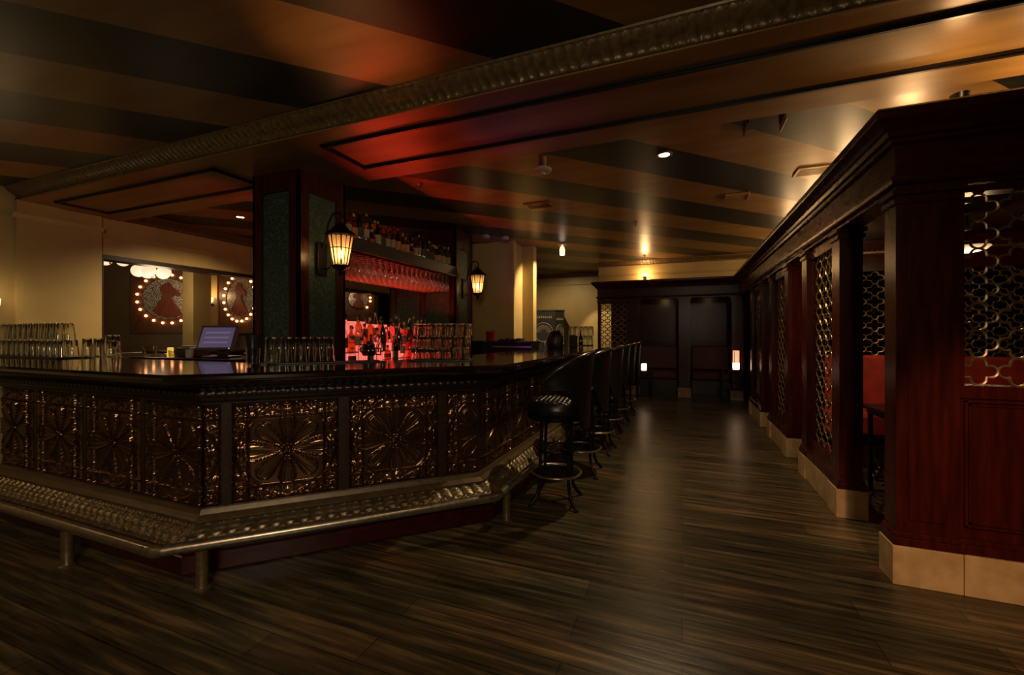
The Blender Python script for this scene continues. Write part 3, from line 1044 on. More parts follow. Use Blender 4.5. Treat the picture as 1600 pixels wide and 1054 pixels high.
# entablature that runs over both banks of booths
ENT = [(-1.75, 9.79), (-1.75, FY), (BX, FY), (BX, BY), (4.25, BY)]
en = thing('booth_entablature', (BX + 0.07, BY + 0.07, 2.07), 'long dark wood cornice and frieze running over all the booths', 'cornice')
MB().sweep([(-0.14, 2.071), (0.0, 2.071), (0.0, 2.09), (0.022, 2.1), (0.03, 2.118), (0.03, 2.14), (0.006, 2.148), (0.006, 2.30), (0.014, 2.305), (0.03, 2.312), (0.034, 2.33), (-0.14, 2.33)], ENT).build('frieze', 'mahogany_flat', en, smooth=30)
MB().sweep([(-0.14, 2.331), (0.034, 2.331), (0.05, 2.34), (0.058, 2.362), (0.075, 2.372), (0.095, 2.395), (0.12, 2.41), (0.125, 2.42), (0.125, 2.452), (0.112, 2.465), (-0.14, 2.466)], ENT).build('cornice_moulding', 'mahogany_flat', en, smooth=30)
MB().box(BX + 0.14, 4.25, BY + 0.14, FY, 2.33, 2.36).build('canopy_board', 'walnut', en)
MB().box(-1.03, 4.2, FY + 0.145, 11.07, 2.33, 2.36).build('canopy_board', 'walnut', en)  # unseen roof board added to keep light off the far benches
def dent(t, s):
    return 1.0 if (t / 0.03) % 1.0 < 0.55 else 0.0

# divider with trellis behind the red banquette
dv = thing('trellis_divider', (2.4, 5.76, 0), 'dark wood divider with brass trellis and beaded top rail behind the red banquette', 'booth divider')
MB().box(1.215, 4.2, 5.74, 5.80, 0, 1.08).build('dado', 'mahogany_flat', dv)
mb = MB()
mb.box(1.215, 4.2, 5.74, 5.80, 1.99, 2.068)
mb.box(1.215, 4.2, 5.725, 5.815, 2.05, 2.068)
mb.box(1.215, 1.24, 5.74, 5.80, 1.08, 1.99)
mb.build('top_rail', 'mahogany_flat', dv)
MB().box(1.215, 4.2, 5.745, 5.795, 2.07, 2.325).build('upper_board', 'mahogany_flat', dv)
mb = MB()
for k in range(60):
    mb.lathe([(0.0, -0.008), (0.007, -0.004), (0.008, 0), (0.007, 0.004), (0, 0.008)], 6, (1.22 + 0.045 * k, 5.72, 2.21))
mb.box(1.215, 4.2, 5.725, 5.745, 2.18, 2.20)
mb.build('bead_course', 'brass_lattice', dv, smooth=60)
la = lattice(2.94, 0.9)
la.xform(Matrix.Translation((1.24, 5.77, 1.085)))
la.build('lattice', 'brass_lattice', dv, smooth=60)
dv2 = thing('booth_divider', (2.4, 8.6, 0), 'plain dark wood divider closing the far end of the aisle booths', 'booth divider')
MB().box(1.2, 4.2, 8.57, 8.63, 0, 2.325).build('board', 'mahogany', dv2)

def bench(name, x0, x1, yb, label, dep=0.58, seat=0.55, back=1.09, fabric='red_velvet'):
    """upholstered bench whose back stands at yb, seat towards -y"""
    t = thing(name, ((x0 + x1) / 2, yb - dep / 2, 0), label, 'bench')
    MB().box(x0, x1, yb - dep + 0.05, yb - 0.02, 0, 0.30).build('plinth', 'walnut', t)
    nseg = max(1, round((x1 - x0) / 1.1))
    wseg = (x1 - x0) / nseg
    mb, mk = MB(), MB()
    for k in range(nseg):
        a, b = x0 + k * wseg + 0.004, x0 + (k + 1) * wseg - 0.004
        mb.box(a, b, yb - dep, yb - 0.11, 0.302, seat)
        mk.box(a, b, yb - 0.12, yb - 0.01, seat + 0.003, back)
    mb.build('seat_cushion', fabric, t, bevel=0.045)
    mk.build('back_cushion', fabric, t, bevel=0.03)
    return t
bench('banquette', 1.23, 4.1, 5.715, 'long red velvet banquette below the brass trellis divider')
def cushion(loc, rz, tilt, label):
    mb = MB()
    def fn(a, b):
        u, v = a * 2 - 1, b * 2 - 1
        e = (1 - abs(u) ** 3.2) * (1 - abs(v) ** 3.2)
        return (u * 0.2 * (1 - 0.08 * v * v), 0.075 * max(0, e) ** 0.6, v * 0.2 * (1 - 0.08 * u * u))
    mb.grid(fn, 16, 16)
    c = MB()
    c.grid(lambda a, b: tuple(q * (1 if k != 1 else -1) for k, q in enumerate(fn(a, b))), 16, 16)
    mb.add(c.v, c.f)
    mb.xform(Matrix.Translation(loc) @ Matrix.Rotation(rz, 4, 'Z') @ Matrix.Rotation(tilt, 4, 'X'))
    return tag(mb.build('cushion', 'red_velvet', smooth=60, org=loc), label, 'cushion', 'cushions on the banquette')
cushion((3.25, 5.42, 0.76), 0.15, 0.3, 'plump red cushion leaning on the banquette, seen through the near trellis')
cushion((3.68, 5.40, 0.76), -0.2, 0.35, 'second red cushion on the banquette, right of the first one')

# iron table in the near booth
tb = thing('booth_table', (1.72, 4.22, 0), 'black iron table with scrolled legs inside the near booth', 'table')
MB().box(1.42, 2.02, 3.92, 4.52, 0.69, 0.72).build('table_top', 'ebony', tb, bevel=0.006)
MB().box(1.45, 1.99, 3.95, 4.49, 0.655, 0.688).build('apron', 'black_metal', tb)
for sx, sy in ((-1, -1), (1, -1), (1, 1), (-1, 1)):
    mb = MB()
    x, y = 1.72 + 0.25 * sx, 4.22 + 0.25 * sy
    mb.box(x - 0.014, x + 0.014, y - 0.014, y + 0.014, 0.0, 0.655)
    pts = []
    for k in range(22):
        a = k / 21 * 2.6 * PI
        rr = 0.1 * (1 - k / 26)
        pts.append((x - sx * (0.11 + rr * math.cos(a)), y, 0.3 + rr * math.sin(a)))
    mb.tube(pts, 0.007, n=6)
    pts2 = [(q[0] * 0 + x, y - sy * abs(q[0] - x), q[2] - 0.12) for q in pts]
    mb.tube(pts2, 0.007, n=6)
    mb.build('leg', 'black_metal', tb, smooth=50)
mb = MB()
for k in range(5):
    mb.box(1.46, 1.98, 4.0 + 0.11 * k - 0.006, 4.0 + 0.11 * k + 0.006, 0.12, 0.132)
mb.build('stretcher', 'black_metal', tb)

# pendant dish in the near booth
pe = thing('pendant_lamp', (2.1, 4.5, 2.33), 'shallow cream dish pendant glimpsed through the near trellis', 'lamp')
MB().lathe([(0.0, 1.955), (0.06, 1.96), (0.11, 1.975), (0.135, 2.0), (0.13, 2.005), (0.1, 1.985), (0.0, 1.975)], 24, (2.1, 4.5, 0)).build('dish', 'shade_dim', pe, smooth=60)
MB().tube([(2.1, 4.5, 1.975), (2.1, 4.5, 2.328)], 0.006, 6).build('rod', 'black_metal', pe)

# ---- far bank
fb = thing('booth_screen', (-1.42, FY + 0.07, 0), 'far booth trellis panel against the yellow wall', 'booth screen')
mb = MB()
post(mb, -1.75, -1.69, FY, FY + 0.14)
mb.build('post', 'mahogany', fb, bevel=0.002)
mb = MB()
post(mb, -1.10, -0.87, FY, FY + 0.14)
mb.build('post', 'mahogany', fb, bevel=0.002)
mb = MB()
mb.box(-1.69, -1.10, FY + 0.03, FY + 0.11, 1.98, 2.066)
mb.build('lattice_frame', 'mahogany_flat', fb)
MB().box(-1.69, -1.10, FY + 0.03, FY + 0.11, 0.272, 0.75).build('lower_panel', 'mahogany_flat', fb)
la = lattice(0.59, 1.23, 0.148, 0.123, 0.0095)
la.xform(Matrix.Translation((-1.69, FY + 0.07, 0.75)))
la.build('lattice', 'brass_lattice', fb, smooth=60)
mb = MB()
mb.box(-1.77, -1.122, FY - 0.01, FY + 0.15, 0, 0.203)
mb.box(-1.12, -0.85, FY - 0.02, FY + 0.16, 0, 0.203)
mb.build('stone_base', 'travertine', fb, bevel=0.003)
fp = thing('booth_post', (0.04, FY + 0.07, 0), 'dark wood post on a tan stone block between the two far booths', 'post')
mb = MB()
post(mb, -0.07, 0.15, FY, FY + 0.14)
mb.build('shaft', 'mahogany', fp, bevel=0.002)
MB().box(-0.09, 0.17, FY - 0.02, FY + 0.16, 0, 0.203).build('stone_base', 'travertine', fp, bevel=0.003)
fp = thing('booth_post', (1.0, FY + 0.07, 0), 'dark wood post where the far booths meet the aisle booths', 'post')
mb = MB()
post(mb, 0.92, 1.14, FY, FY + 0.14)
mb.build('shaft', 'mahogany', fp, bevel=0.002)
MB().box(0.90, 1.16, FY - 0.02, FY + 0.16, 0, 0.203).build('stone_base', 'travertine', fp, bevel=0.003)
sbk = thing('booth_back_board', (-1.27, 9.95, 0), 'dark board behind the right half of the far trellis', 'board')
MB().box(-1.50, -1.115, 9.90, 9.94, 0, 2.06).build('board', 'mahogany', sbk)
bw = thing('wood_panelling', (0.6, 11.15, 0), 'dark red wood panelling at the back of the far booths', 'panelling')
MB().box(-1.05, 4.2, 11.12, 11.28, 0, 2.43).build('backing', 'mahogany', bw)
mb = MB()
for k in range(6):
    x = -1.0 + 0.78 * k
    mb.box(x, x + 0.1, 11.09, 11.121, 0.3, 2.3)
mb.box(-1.05, 4.2, 11.085, 11.121, 1.1, 1.2)
mb.box(-1.05, 4.2, 11.085, 11.121, 2.2, 2.3)
mb.build('stile_and_rail', 'mahogany', bw)
MB().box(-1.1, -1.04, FY + 0.17, 11.12, 0, 2.06).build('side_board', 'mahogany', bw)
for k, (x0, x1, lb) in enumerate(((-0.98, -0.1, 'dim red bench in the left far booth behind the square candle'), (0.2, 1.0, 'dim red bench in the right far booth beside the tall candle'))):
    bench('booth_bench', x0, x1, 10.75, lb, 0.6, 0.5, 1.05, 'shaded_bench_red')

def small_table(name, loc, h, wx, wy, label, shelf=None):
    t = thing(name, loc, label, 'table')
    x, y = loc[0], loc[1]
    MB().box(x - wx, x + wx, y - wy, y + wy, h - 0.025, h).build('table_top', 'bartop', t, bevel=0.004)
    for sx, sy in ((-1, -1), (1, -1), (1, 1), (-1, 1)):
        MB().box(x + sx * (wx - 0.03) - 0.014, x + sx * (wx - 0.03) + 0.014, y + sy * (wy - 0.03) - 0.014, y + sy * (wy - 0.03) + 0.014, 0, h - 0.026).build('leg', 'black_metal', t)
    if shelf:
        MB().box(x - wx + 0.02, x + wx - 0.02, y - wy + 0.02, y + wy - 0.02, shelf - 0.015, shelf).build('lower_shelf', 'black_metal', t)
    return t
small_table('cocktail_table', (-0.72, 9.28, 0), 0.56, 0.17, 0.17, 'small dark table carrying the square candle by the far booth post')
small_table('cocktail_table', (0.93, 9.30, 0), 0.64, 0.24, 0.17, 'small dark table carrying the tall candle, tumblers on its lower shelf', 0.28)
cd = thing('square_candle', (-0.74, 9.22, 0.56), 'small square glowing candle holder on the left far table', 'candle')
MB().box(-0.80, -0.68, 9.16, 9.28, 0.56, 0.575).build('holder_base', 'brass_lattice', cd)
MB().box(-0.775, -0.685, 9.165, 9.275, 0.5755, 0.705).build('glass_block', 'candle_lit', cd, bevel=0.006)
MB().box(-0.795, -0.782, 9.165, 9.275, 0.5755, 0.70).build('side_plate', 'brass_lattice', cd)
cd = thing('tall_candle', (0.96, 9.26, 0.64), 'tall glowing glass cylinder candle on the right far table', 'candle')
MB().lathe([(0.0, 0.64), (0.055, 0.645), (0.058, 0.66), (0.058, 0.76), (0.05, 0.762), (0, 0.762)], 20, (0.96, 9.26, 0)).build('flame_glass', 'candle_lit', cd, smooth=50)
MB().lathe([(0.0, 0.763), (0.056, 0.763), (0.056, 0.995), (0.048, 0.995), (0.048, 0.77), (0.0, 0.77)], 20, (0.96, 9.26, 0)).build('glass_cylinder', 'candle_low', cd, smooth=50)
MB().tube([(0.925, 9.205, 0.76), (0.925, 9.205, 0.985)], 0.004, 6).build('seam_bar', 'black_metal', cd)

# ================================================================== bar stools
stool = thing('bar_stool', (0, 0, 0), 'x', 'bar stool', 'padded stools along the bar')
mb = MB()
def quilt(a, b):
    r = 0.215 * a
    th = 2 * PI * b
    x, y = r * math.cos(th), r * math.sin(th)
    g = 0.052
    p, q = (x + y) / g / 1.41, (x - y) / g / 1.41
    e = (abs(math.sin(PI * p)) * abs(math.sin(PI * q))) ** 0.5
    edge = (max(0.0, 1 - (a ** 10))) ** 0.5
    return (x, y, 0.775 + (0.02 * e * edge + 0.02 * edge))
mb.grid(quilt, 30, 96)
mb.lathe([(0.215, 0.70), (0.226, 0.715), (0.228, 0.745), (0.2155, 0.775)], 48)
mb.build('seat_cushion', 'black_leather', stool, smooth=50)
MB().lathe([(0.0, 0.655), (0.19, 0.655), (0.222, 0.66), (0.228, 0.672), (0.228, 0.69), (0.22, 0.699), (0.0, 0.699)], 40).build('seat_pan', 'black_metal', stool, smooth=40)
# wrap-round back, open towards -x (the bar)
mb = MB()
A0 = math.radians(102)
def shell(a, b, off):
    an = (a * 2 - 1) * A0
    s = abs(a * 2 - 1)
    top = 1.165 - 0.20 * s ** 2.2
    q_ = min(1.0, max(0.0, (s - 0.22) / 0.42))
    bot = 0.60 + 0.30 * q_ * q_ * (3 - 2 * q_)
    z = bot + (top - bot) * b
    r = 0.262 + 0.035 * b ** 2 + off
    return (r * math.cos(an), r * math.sin(an), z)
nu, nv = 40, 12
o_ = MB().grid(lambda a, b: shell(a, b, 0.0), nu, nv)
i_ = MB().grid(lambda a, b: shell(a, b, -0.028), nu, nv)
mb.add(o_.v, o_.f)
mb.add(i_.v, i_.f)
ring = [j for j in range(nu + 1)] + [(k + 1) * (nu + 1) - 1 for k in range(1, nv + 1)] + [nv * (nu + 1) + j for j in range(nu - 1, -1, -1)] + [k * (nu + 1) for k in range(nv - 1, 0, -1)]
Nn = len(o_.v)
mb.f.extend([(ring[k], ring[(k + 1) % len(ring)], Nn + ring[(k + 1) % len(ring)], Nn + ring[k]) for k in range(len(ring))])
mb.build('back_shell', 'black_leather', stool, smooth=50)
mb = MB()
mb.tube([(lambda q: (q[0], q[1], q[2] + 0.004))(shell(k / 40, 1.0, -0.014)) for k in range(41)], 0.0215, n=8)
mb.build('back_roll', 'leather_roll', stool, smooth=60)
for k in range(4):
    a = PI / 4 + k * PI / 2
    c, s_ = math.cos(a), math.sin(a)
    pr = [(0.135, 0.654), (0.15, 0.4), (0.155, 0.2), (0.165, 0.12), (0.195, 0.06), (0.24, 0.016)]
    m1 = MB().tube([(r * c, r * s_, z) for r, z in pr], 0.0125, n=8)
    m1.lathe([(0.0, 0.0), (0.017, 0.0), (0.018, 0.012), (0.01, 0.024), (0.0, 0.026)], 10, (0.243 * c, 0.243 * s_, 0.0))
    m1.build('leg', 'black_metal', stool, smooth=50)
MB().tube([(0.19 * math.cos(2 * PI * k / 40), 0.19 * math.sin(2 * PI * k / 40), 0.235) for k in range(40)], 0.011, n=8, closed=True).build('foot_ring', 'steel_pipe', stool, smooth=60)
MB().tube([(0.155 * math.cos(2 * PI * k / 32), 0.155 * math.sin(2 * PI * k / 32), 0.42) for k in range(32)], 0.008, n=6, closed=True).build('upper_ring', 'black_metal', stool, smooth=60)
reg(stool)
SL = ['nearest black barrel-back bar stool with quilted seat, at the angled corner', 'second black barrel-back stool along the bar from the near corner',
      'third black barrel-back stool along the bar from the near corner', 'fourth black barrel-back stool along the bar from the near corner',
      'fifth black barrel-back stool along the bar from the near corner', 'farthest black barrel-back stool, at the far end of the bar']
for k, (y, dx, rz) in enumerate(((3.27, -0.015, 0.12), (4.06, 0.0, 0.04), (4.87, 0.01, -0.05), (5.66, 0, 0.05), (6.47, 0, 0.0), (7.3, 0, 0.06))):
    place(stool, USED, (-0.905 + dx, y, 0), rz, SL[k])
# ================================================================== bar ware
def glass_profile(h, r0, r1, th=0.003, base=0.012):
    """open tumbler standing on its base: outside up, inside down"""
    return [(0.0, 0.0), (r0 - 0.004, 0.0), (r0, 0.004), (r0 + (r1 - r0) * 0.5, h * 0.5), (r1, h), (r1 - th, h), (r0 + (r1 - r0) * 0.5 - th, h * 0.5), (r0 - th, base), (0.0, base)]
def upturned(prof, h):
    return [(r, h - z) for r, z in prof]
def proto(name, mb, mat, label, cat, group, smooth=50):
    o = tag(mb.build(name, mat, smooth=smooth), label, cat, group)
    KID[o.name] = []
    return o
def mat_strip(name, a, b, hw, z0, z1, label):
    c = ((a[0] + b[0]) / 2, (a[1] + b[1]) / 2)
    L = math.hypot(b[0] - a[0], b[1] - a[1])
    mb = MB().obox(c, (b[0] - a[0], b[1] - a[1]), L / 2, hw, z0, z1)
    return tag(mb.build(name, 'black_plastic', bevel=0.002, org=(c[0], c[1], z0)), label, 'bar mat')

# stacked pint glasses, left end
mat_strip('bar_mat', (-6.45, 2.09), (-4.92, 2.09), 0.13, TOP + 0.001, TOP + 0.013, 'black rubber mat under the stacked pint glasses at the left of the bar')
pint = proto('pint_glass', MB().lathe(upturned(glass_profile(0.148, 0.031, 0.044), 0.148), 16), 'crystal', 'x', 'glass', 'pint glasses stacked on the left of the bar')
zt = TOP + 0.014
tiers = [(15, 0.0, 2), (14, 0.05, 2)]
for tier in range(2):
    for row in range(2):
        n_ = 14 if tier == 0 else 13
        for k in range(n_):
            x = -5.03 - 0.098 * k - 0.049 * row - 0.06 * tier
            y = 2.045 + 0.09 * row
            if x < -6.42:
                continue
            place(pint, USED, (x, y, zt + tier * 0.15), 0.3 * k,
                  'pint glass, %s tier, %s row of the left stack, %s from its right end' % ('upper' if tier else 'lower', 'back' if row else 'front', ORD[k + 1]))
# iridescent tall tumblers right of them
cocktail = proto('mixing_glass', MB().lathe(upturned(glass_profile(0.175, 0.03, 0.043), 0.175), 20), 'crystal', 'x', 'glass', 'upturned mixing glasses at the left end')
for k, (x, y, s) in enumerate(((-4.86, 2.14, 1.0), (-4.77, 2.10, 1.0), (-4.69, 2.14, 1.0), (-4.60, 2.10, 1.0), (-4.74, 2.24, 1.15), (-4.63, 2.23, 1.15), (-4.52, 2.15, 0.9))):
    place(cocktail, USED, (x, y, TOP + 0.002), 0.4 * k, '%s upturned mixing glass from the left, beside the stacked pint glasses' % ORD[k + 1], scale=(1, 1, s))
# tins in front of the first pillar
mat_strip('bar_mat', (-2.77, 2.11), (-2.17, 2.71), 0.07, TOP + 0.001, TOP + 0.010, 'black service mat under the mixing glasses in front of the near pillar')
tin2 = proto('mixing_glass', MB().lathe(upturned(glass_profile(0.178, 0.031, 0.044), 0.178), 20), 'crystal', 'x', 'glass', 'upturned mixing glasses before the pillar')
nx_, ny_ = 0.7071, 0.7071
for k in range(5):
    for row in range(2):
        bx = -2.715 + 0.093 * k * nx_ + (0.046 - 0.08) * row * nx_ + 0.03
        by = 2.185 + 0.093 * k * ny_ + (0.046 + 0.08) * row * ny_
        if row == 1 and k in (4,):
            continue
        place(tin2, USED, (bx, by, TOP + 0.011), 0.5 * k + row, '%s upturned mixing glass from the left in the %s row before the near pillar' % (ORD[k + 1], 'back' if row else 'front'))
for k, q in enumerate((0, 2, 3)):
    bx = -2.70 + 0.093 * (q + 0.35) * nx_
    by = 2.20 + 0.093 * (q + 0.35) * ny_
# napkin caddy in a clear tumbler
cad = thing('straw_caddy', (-2.70, 2.06, TOP), 'black straw holder standing in a clear glass, left of the mixing glasses', 'caddy')
MB().lathe(glass_profile(0.115, 0.04, 0.046, 0.003, 0.012), 18, (-2.70, 2.06, TOP + 0.001)).build('glass_cup', 'glass', cad, smooth=50)
MB().lathe([(0.0, 0.014), (0.033, 0.014), (0.036, 0.12), (0.05, 0.205), (0.046, 0.205), (0.03, 0.12), (0, 0.11)], 14, (-2.70, 2.06, TOP + 0.001)).build('straw_bundle', 'black_plastic', cad, smooth=40)
tmb = MB().lathe(glass_profile(0.085, 0.033, 0.038), 18, (-2.60, 2.12, TOP + 0.001))
tag(tmb.build('tumbler', 'glass', smooth=50, org=(-2.6, 2.12, TOP)), 'small clear tumbler between the straw holder and the mixing glasses', 'glass')

# rocks glasses stacked near the second bar corner
mat_strip('bar_mat', (-2.02, 2.93), (-1.58, 3.10), 0.14, TOP + 0.001, TOP + 0.010, 'black mat under the three-tier stack of rocks glasses')
rocks = proto('rocks_glass', MB().lathe(upturned(glass_profile(0.094, 0.036, 0.041), 0.094), 16), 'crystal', 'x', 'glass', 'rocks glasses in the three-tier stack')
ta = math.atan2(0.17, 0.44)
for tier in range(3):
    for row in range(3):
        for k in range(5):
            if tier == 2 and row == 2 and k in (0,):
                continue
            d = -0.19 + 0.088 * k + 0.01 * tier + 0.006 * row
            e = -0.088 + 0.088 * row
            x = -1.80 + d * math.cos(ta) - e * math.sin(ta)
            y = 3.015 + d * math.sin(ta) + e * math.cos(ta)
            place(rocks, USED, (x, y, TOP + 0.011 + tier * 0.0955), 0.7 * k, 'upturned rocks glass, %s tier of the stack, %s row, %s from the left' % (('bottom', 'middle', 'top')[tier], ('front', 'middle', 'back')[row], ORD[k + 1]))
# far stack of pints and the dark caddies near them
pint2 = proto('pint_glass', MB().lathe(upturned(glass_profile(0.17, 0.033, 0.045), 0.17), 14), 'crystal', 'x', 'glass', 'pint glasses stacked at the far end of the bar')
mat_strip('bar_mat', (-2.0, 7.95), (-1.55, 7.95), 0.11, TOP + 0.001, TOP + 0.014, 'black mat under the pint glasses at the far end of the bar')
for tier in range(2):
    for row in range(2):
        for k in range(5):
            place(pint2, USED, (-1.96 + 0.094 * k + 0.01 * tier, 7.91 + 0.094 * row, TOP + 0.016 + tier * 0.172), 0.4 * k,
                  'pint glass, %s tier, %s row of the far stack, %s from the left' % ('upper' if tier else 'lower', 'back' if row else 'front', ORD[k + 1]))
dk = thing('fruit_caddy', (-1.83, 6.45, TOP), 'black round-topped caddy on the far part of the bar', 'caddy')
MB().lathe([(0.0, 0.0), (0.12, 0.0), (0.145, 0.05), (0.14, 0.14), (0.10, 0.24), (0.06, 0.27), (0.0, 0.275)], 18, (-1.83, 6.45, TOP + 0.001)).build('body', 'black_plastic', dk, smooth=50)
MB().tube([(-1.73, 6.42, TOP + 0.2), (-1.69, 6.41, TOP + 0.17), (-1.69, 6.41, TOP + 0.04)], 0.008, 6).build('tap', 'steel', dk, smooth=60)
nb = thing('napkin_box', (-1.58, 6.6, TOP), 'black square napkin box beside the round caddy on the bar', 'caddy')
MB().box(-1.63, -1.53, 6.55, 6.65, TOP + 0.001, TOP + 0.19).build('body', 'black_plastic', nb, bevel=0.006)
MB().box(-1.615, -1.545, 6.565, 6.635, TOP + 0.192, TOP + 0.2).build('lid', 'ebony', nb)
rb = thing('sauce_bottle', (-1.50, 6.75, TOP), 'slim dark red bottle beside the far napkin box', 'bottle')
MB().lathe([(0.0, 0), (0.03, 0), (0.032, 0.01), (0.032, 0.15), (0.013, 0.2), (0.012, 0.24), (0, 0.24)], 14, (-1.50, 6.75, TOP + 0.001)).build('glass_body', 'glass_brown', rb, smooth=50)
MB().lathe([(0.0, 0.241), (0.014, 0.241), (0.014, 0.27), (0, 0.272)], 12, (-1.50, 6.75, TOP + 0.001)).build('cap', 'cap_red', rb, smooth=40)
ct = MB().lathe(glass_profile(0.1, 0.036, 0.043), 16, (-1.78, 5.75, TOP + 0.001))
tag(ct.build('tumbler', 'glass', smooth=50, org=(-1.78, 5.75, TOP)), 'single clear tumbler on the far bar, left of the round caddy', 'glass')

# wine glasses hung by the foot below the shelf
wp = [(0.0, 0.0), (0.033, 0.0), (0.034, -0.003), (0.008, -0.008), (0.004, -0.02), (0.0035, -0.085), (0.012, -0.096), (0.034, -0.125), (0.04, -0.16), (0.037, -0.195), (0.032, -0.225), (0.0295, -0.225), (0.034, -0.195), (0.037, -0.16), (0.031, -0.127), (0.01, -0.1), (0.0, -0.098)]
wine = proto('hanging_wine_glass', MB().lathe(wp, 16), 'stem_glass', 'x', 'glass', 'wine glasses hanging under the shelf')
for row in range(6):
    for k in range(20):
        place(wine, USED, (-3.29 - 0.08 * row, 3.55 + 0.11 * k, 2.1755), 0.3 * k,
              'hanging wine glass, %s rail back under the shelf, %s from near pillar' % (ORD[row + 1], ORD[k + 1]))

# bottles
def bottle_proto(kind, body, label, cap, labelled=True):
    prof, band, neck = {
        'round': ([(0.0, 0), (0.036, 0), (0.038, 0.006), (0.038, 0.17), (0.034, 0.195), (0.018, 0.222), (0.014, 0.235), (0.0135, 0.285), (0, 0.285)], (0.0388, 0.05, 0.145), (0.0155, 0.275, 0.305)),
        'shoulder': ([(0.0, 0), (0.041, 0), (0.043, 0.006), (0.043, 0.15), (0.038, 0.172), (0.02, 0.19), (0.0145, 0.2), (0.014, 0.25), (0, 0.25)], (0.0438, 0.04, 0.13), (0.0165, 0.24, 0.275)),
        'slim': ([(0.0, 0), (0.031, 0), (0.033, 0.006), (0.033, 0.2), (0.028, 0.23), (0.014, 0.26), (0.013, 0.31), (0, 0.31)], (0.0338, 0.07, 0.16), (0.0145, 0.3, 0.33)),
        'squat': ([(0.0, 0), (0.05, 0), (0.053, 0.008), (0.054, 0.1), (0.046, 0.13), (0.02, 0.155), (0.015, 0.165), (0.0145, 0.2), (0, 0.2)], (0.0548, 0.035, 0.095), (0.021, 0.19, 0.225)),
    }[kind]
    t = thing('liquor_bottle', (0, 0, 0), 'x', 'bottle')
    MB().lathe(prof, 16).build('glass_body', body, t, smooth=45)
    r, a, b = band
    if labelled:
        MB().lathe([(r - 0.0004, a), (r, a), (r, b), (r - 0.0004, b)], 16).build('paper_label', label, t, smooth=45)
    r, a, b = neck
    MB().lathe([(0.0, a), (r, a), (r, b - 0.003), (r - 0.003, b), (0, b)], 12).build('cap', cap, t, smooth=40)
    return reg(t)
BD = [('round', 'glass', 'label_cream', 'cap_black', 'clear round', 'cream', 'black'), ('shoulder', 'glass_amber', 'label_orange', 'cap_gold', 'amber broad', 'orange', 'gold'),
      ('slim', 'glass_green', 'label_dark', 'cap_black', 'green slim', 'dark', 'black'), ('round', 'glass_amber', 'label_cream', 'cap_black', 'amber round', 'cream', 'black'),
      ('squat', 'glass_amber', 'label_red', 'cap_cork', 'squat amber', 'red', 'cork'), ('slim', 'glass', 'label_cream', 'cap_gold', 'clear slim', 'cream', 'gold'),
      ('shoulder', 'glass_pale', 'label_dark', 'cap_black', 'pale broad', 'dark', 'black'), ('round', 'glass_brown', 'label_orange', 'cap_red', 'brown round', 'orange', 'red'),
      ('round', 'glass_green', 'label_cream', 'cap_gold', 'green round', 'cream', 'gold'), ('squat', 'glass', 'label_dark', 'cap_cork', 'squat clear', 'dark', 'cork')]
BP = [bottle_proto(*d[:4]) for d in BD]
BPL = [bottle_proto(d[0], 'crystal' if d[1] in ('glass', 'glass_pale') else d[1], d[2], d[3], labelled=False) for d in BD]
rng = random.Random(21)
def bottle(kind, x, y, z, where, group, s=1.0, lit=False):
    d = BD[kind]
    if d[0] == 'squat':
        s *= 0.78
    o = place(BPL[kind] if lit else BP[kind], USED, (x, y, z), rng.uniform(0, 6.28), ('%s bottle, %s cap, %s' % (d[4], d[6], where)) if lit else '%s bottle, %s label, %s' % (d[4], d[5], where), group, scale=(s, s, s * rng.uniform(0.95, 1.05)))
    return o
seqA = [0, 1, 2, 5, 4, 8, 6, 0, 3, 7, 1, 0, 4, 3, 5, 2, 9, 6, 1, 3, 0, 8, 5]
for k in range(23):
    bottle(seqA[k], -3.25 - rng.uniform(0, 0.02), 3.55 + 0.095 * k, 2.327 if False else 2.3005, '%s from near pillar, high shelf front row' % ORD[k + 1], 'bottles on the high shelf', 1.05 if k < 6 else 0.98)
for k in range(22):
    bottle(seqA[(k * 7 + 3) % 23], -3.40 - rng.uniform(0, 0.03), 3.60 + 0.098 * k, 2.3005, '%s from near pillar, high shelf back row' % ORD[k + 1], 'bottles on the high shelf', 1.08)
tiersB = [(-3.68, 1.2105, 21, 'top step'), (-3.52, 1.1005, 20, 'middle step'), (-3.34, 1.0005, 15, 'lowest ledge')]
seqB = [0, 0, 5, 6, 0, 9, 3, 0, 1, 5, 3, 9, 6, 2, 0, 4, 8, 5, 1, 7, 3]
for q, (x, z, n_, nm) in enumerate(tiersB):
    for k in range(n_):
        y = 3.56 + (2.12 / (n_ - 1)) * k
        bottle(seqB[(k + q * 5) % 21], x, y, z, '%s from near pillar, %s of lit display' % (ORD[k + 1], nm), 'bottles on the lit back bar', (1.14, 1.12, 0.98)[q], lit=(k + q) % 2 == 0)

for o in BP + BPL:                                       # kinds that found no place
    if not USED.get(o.name):
        for c in kids(o):
            bpy.data.objects.remove(c)
        bpy.data.objects.remove(o)

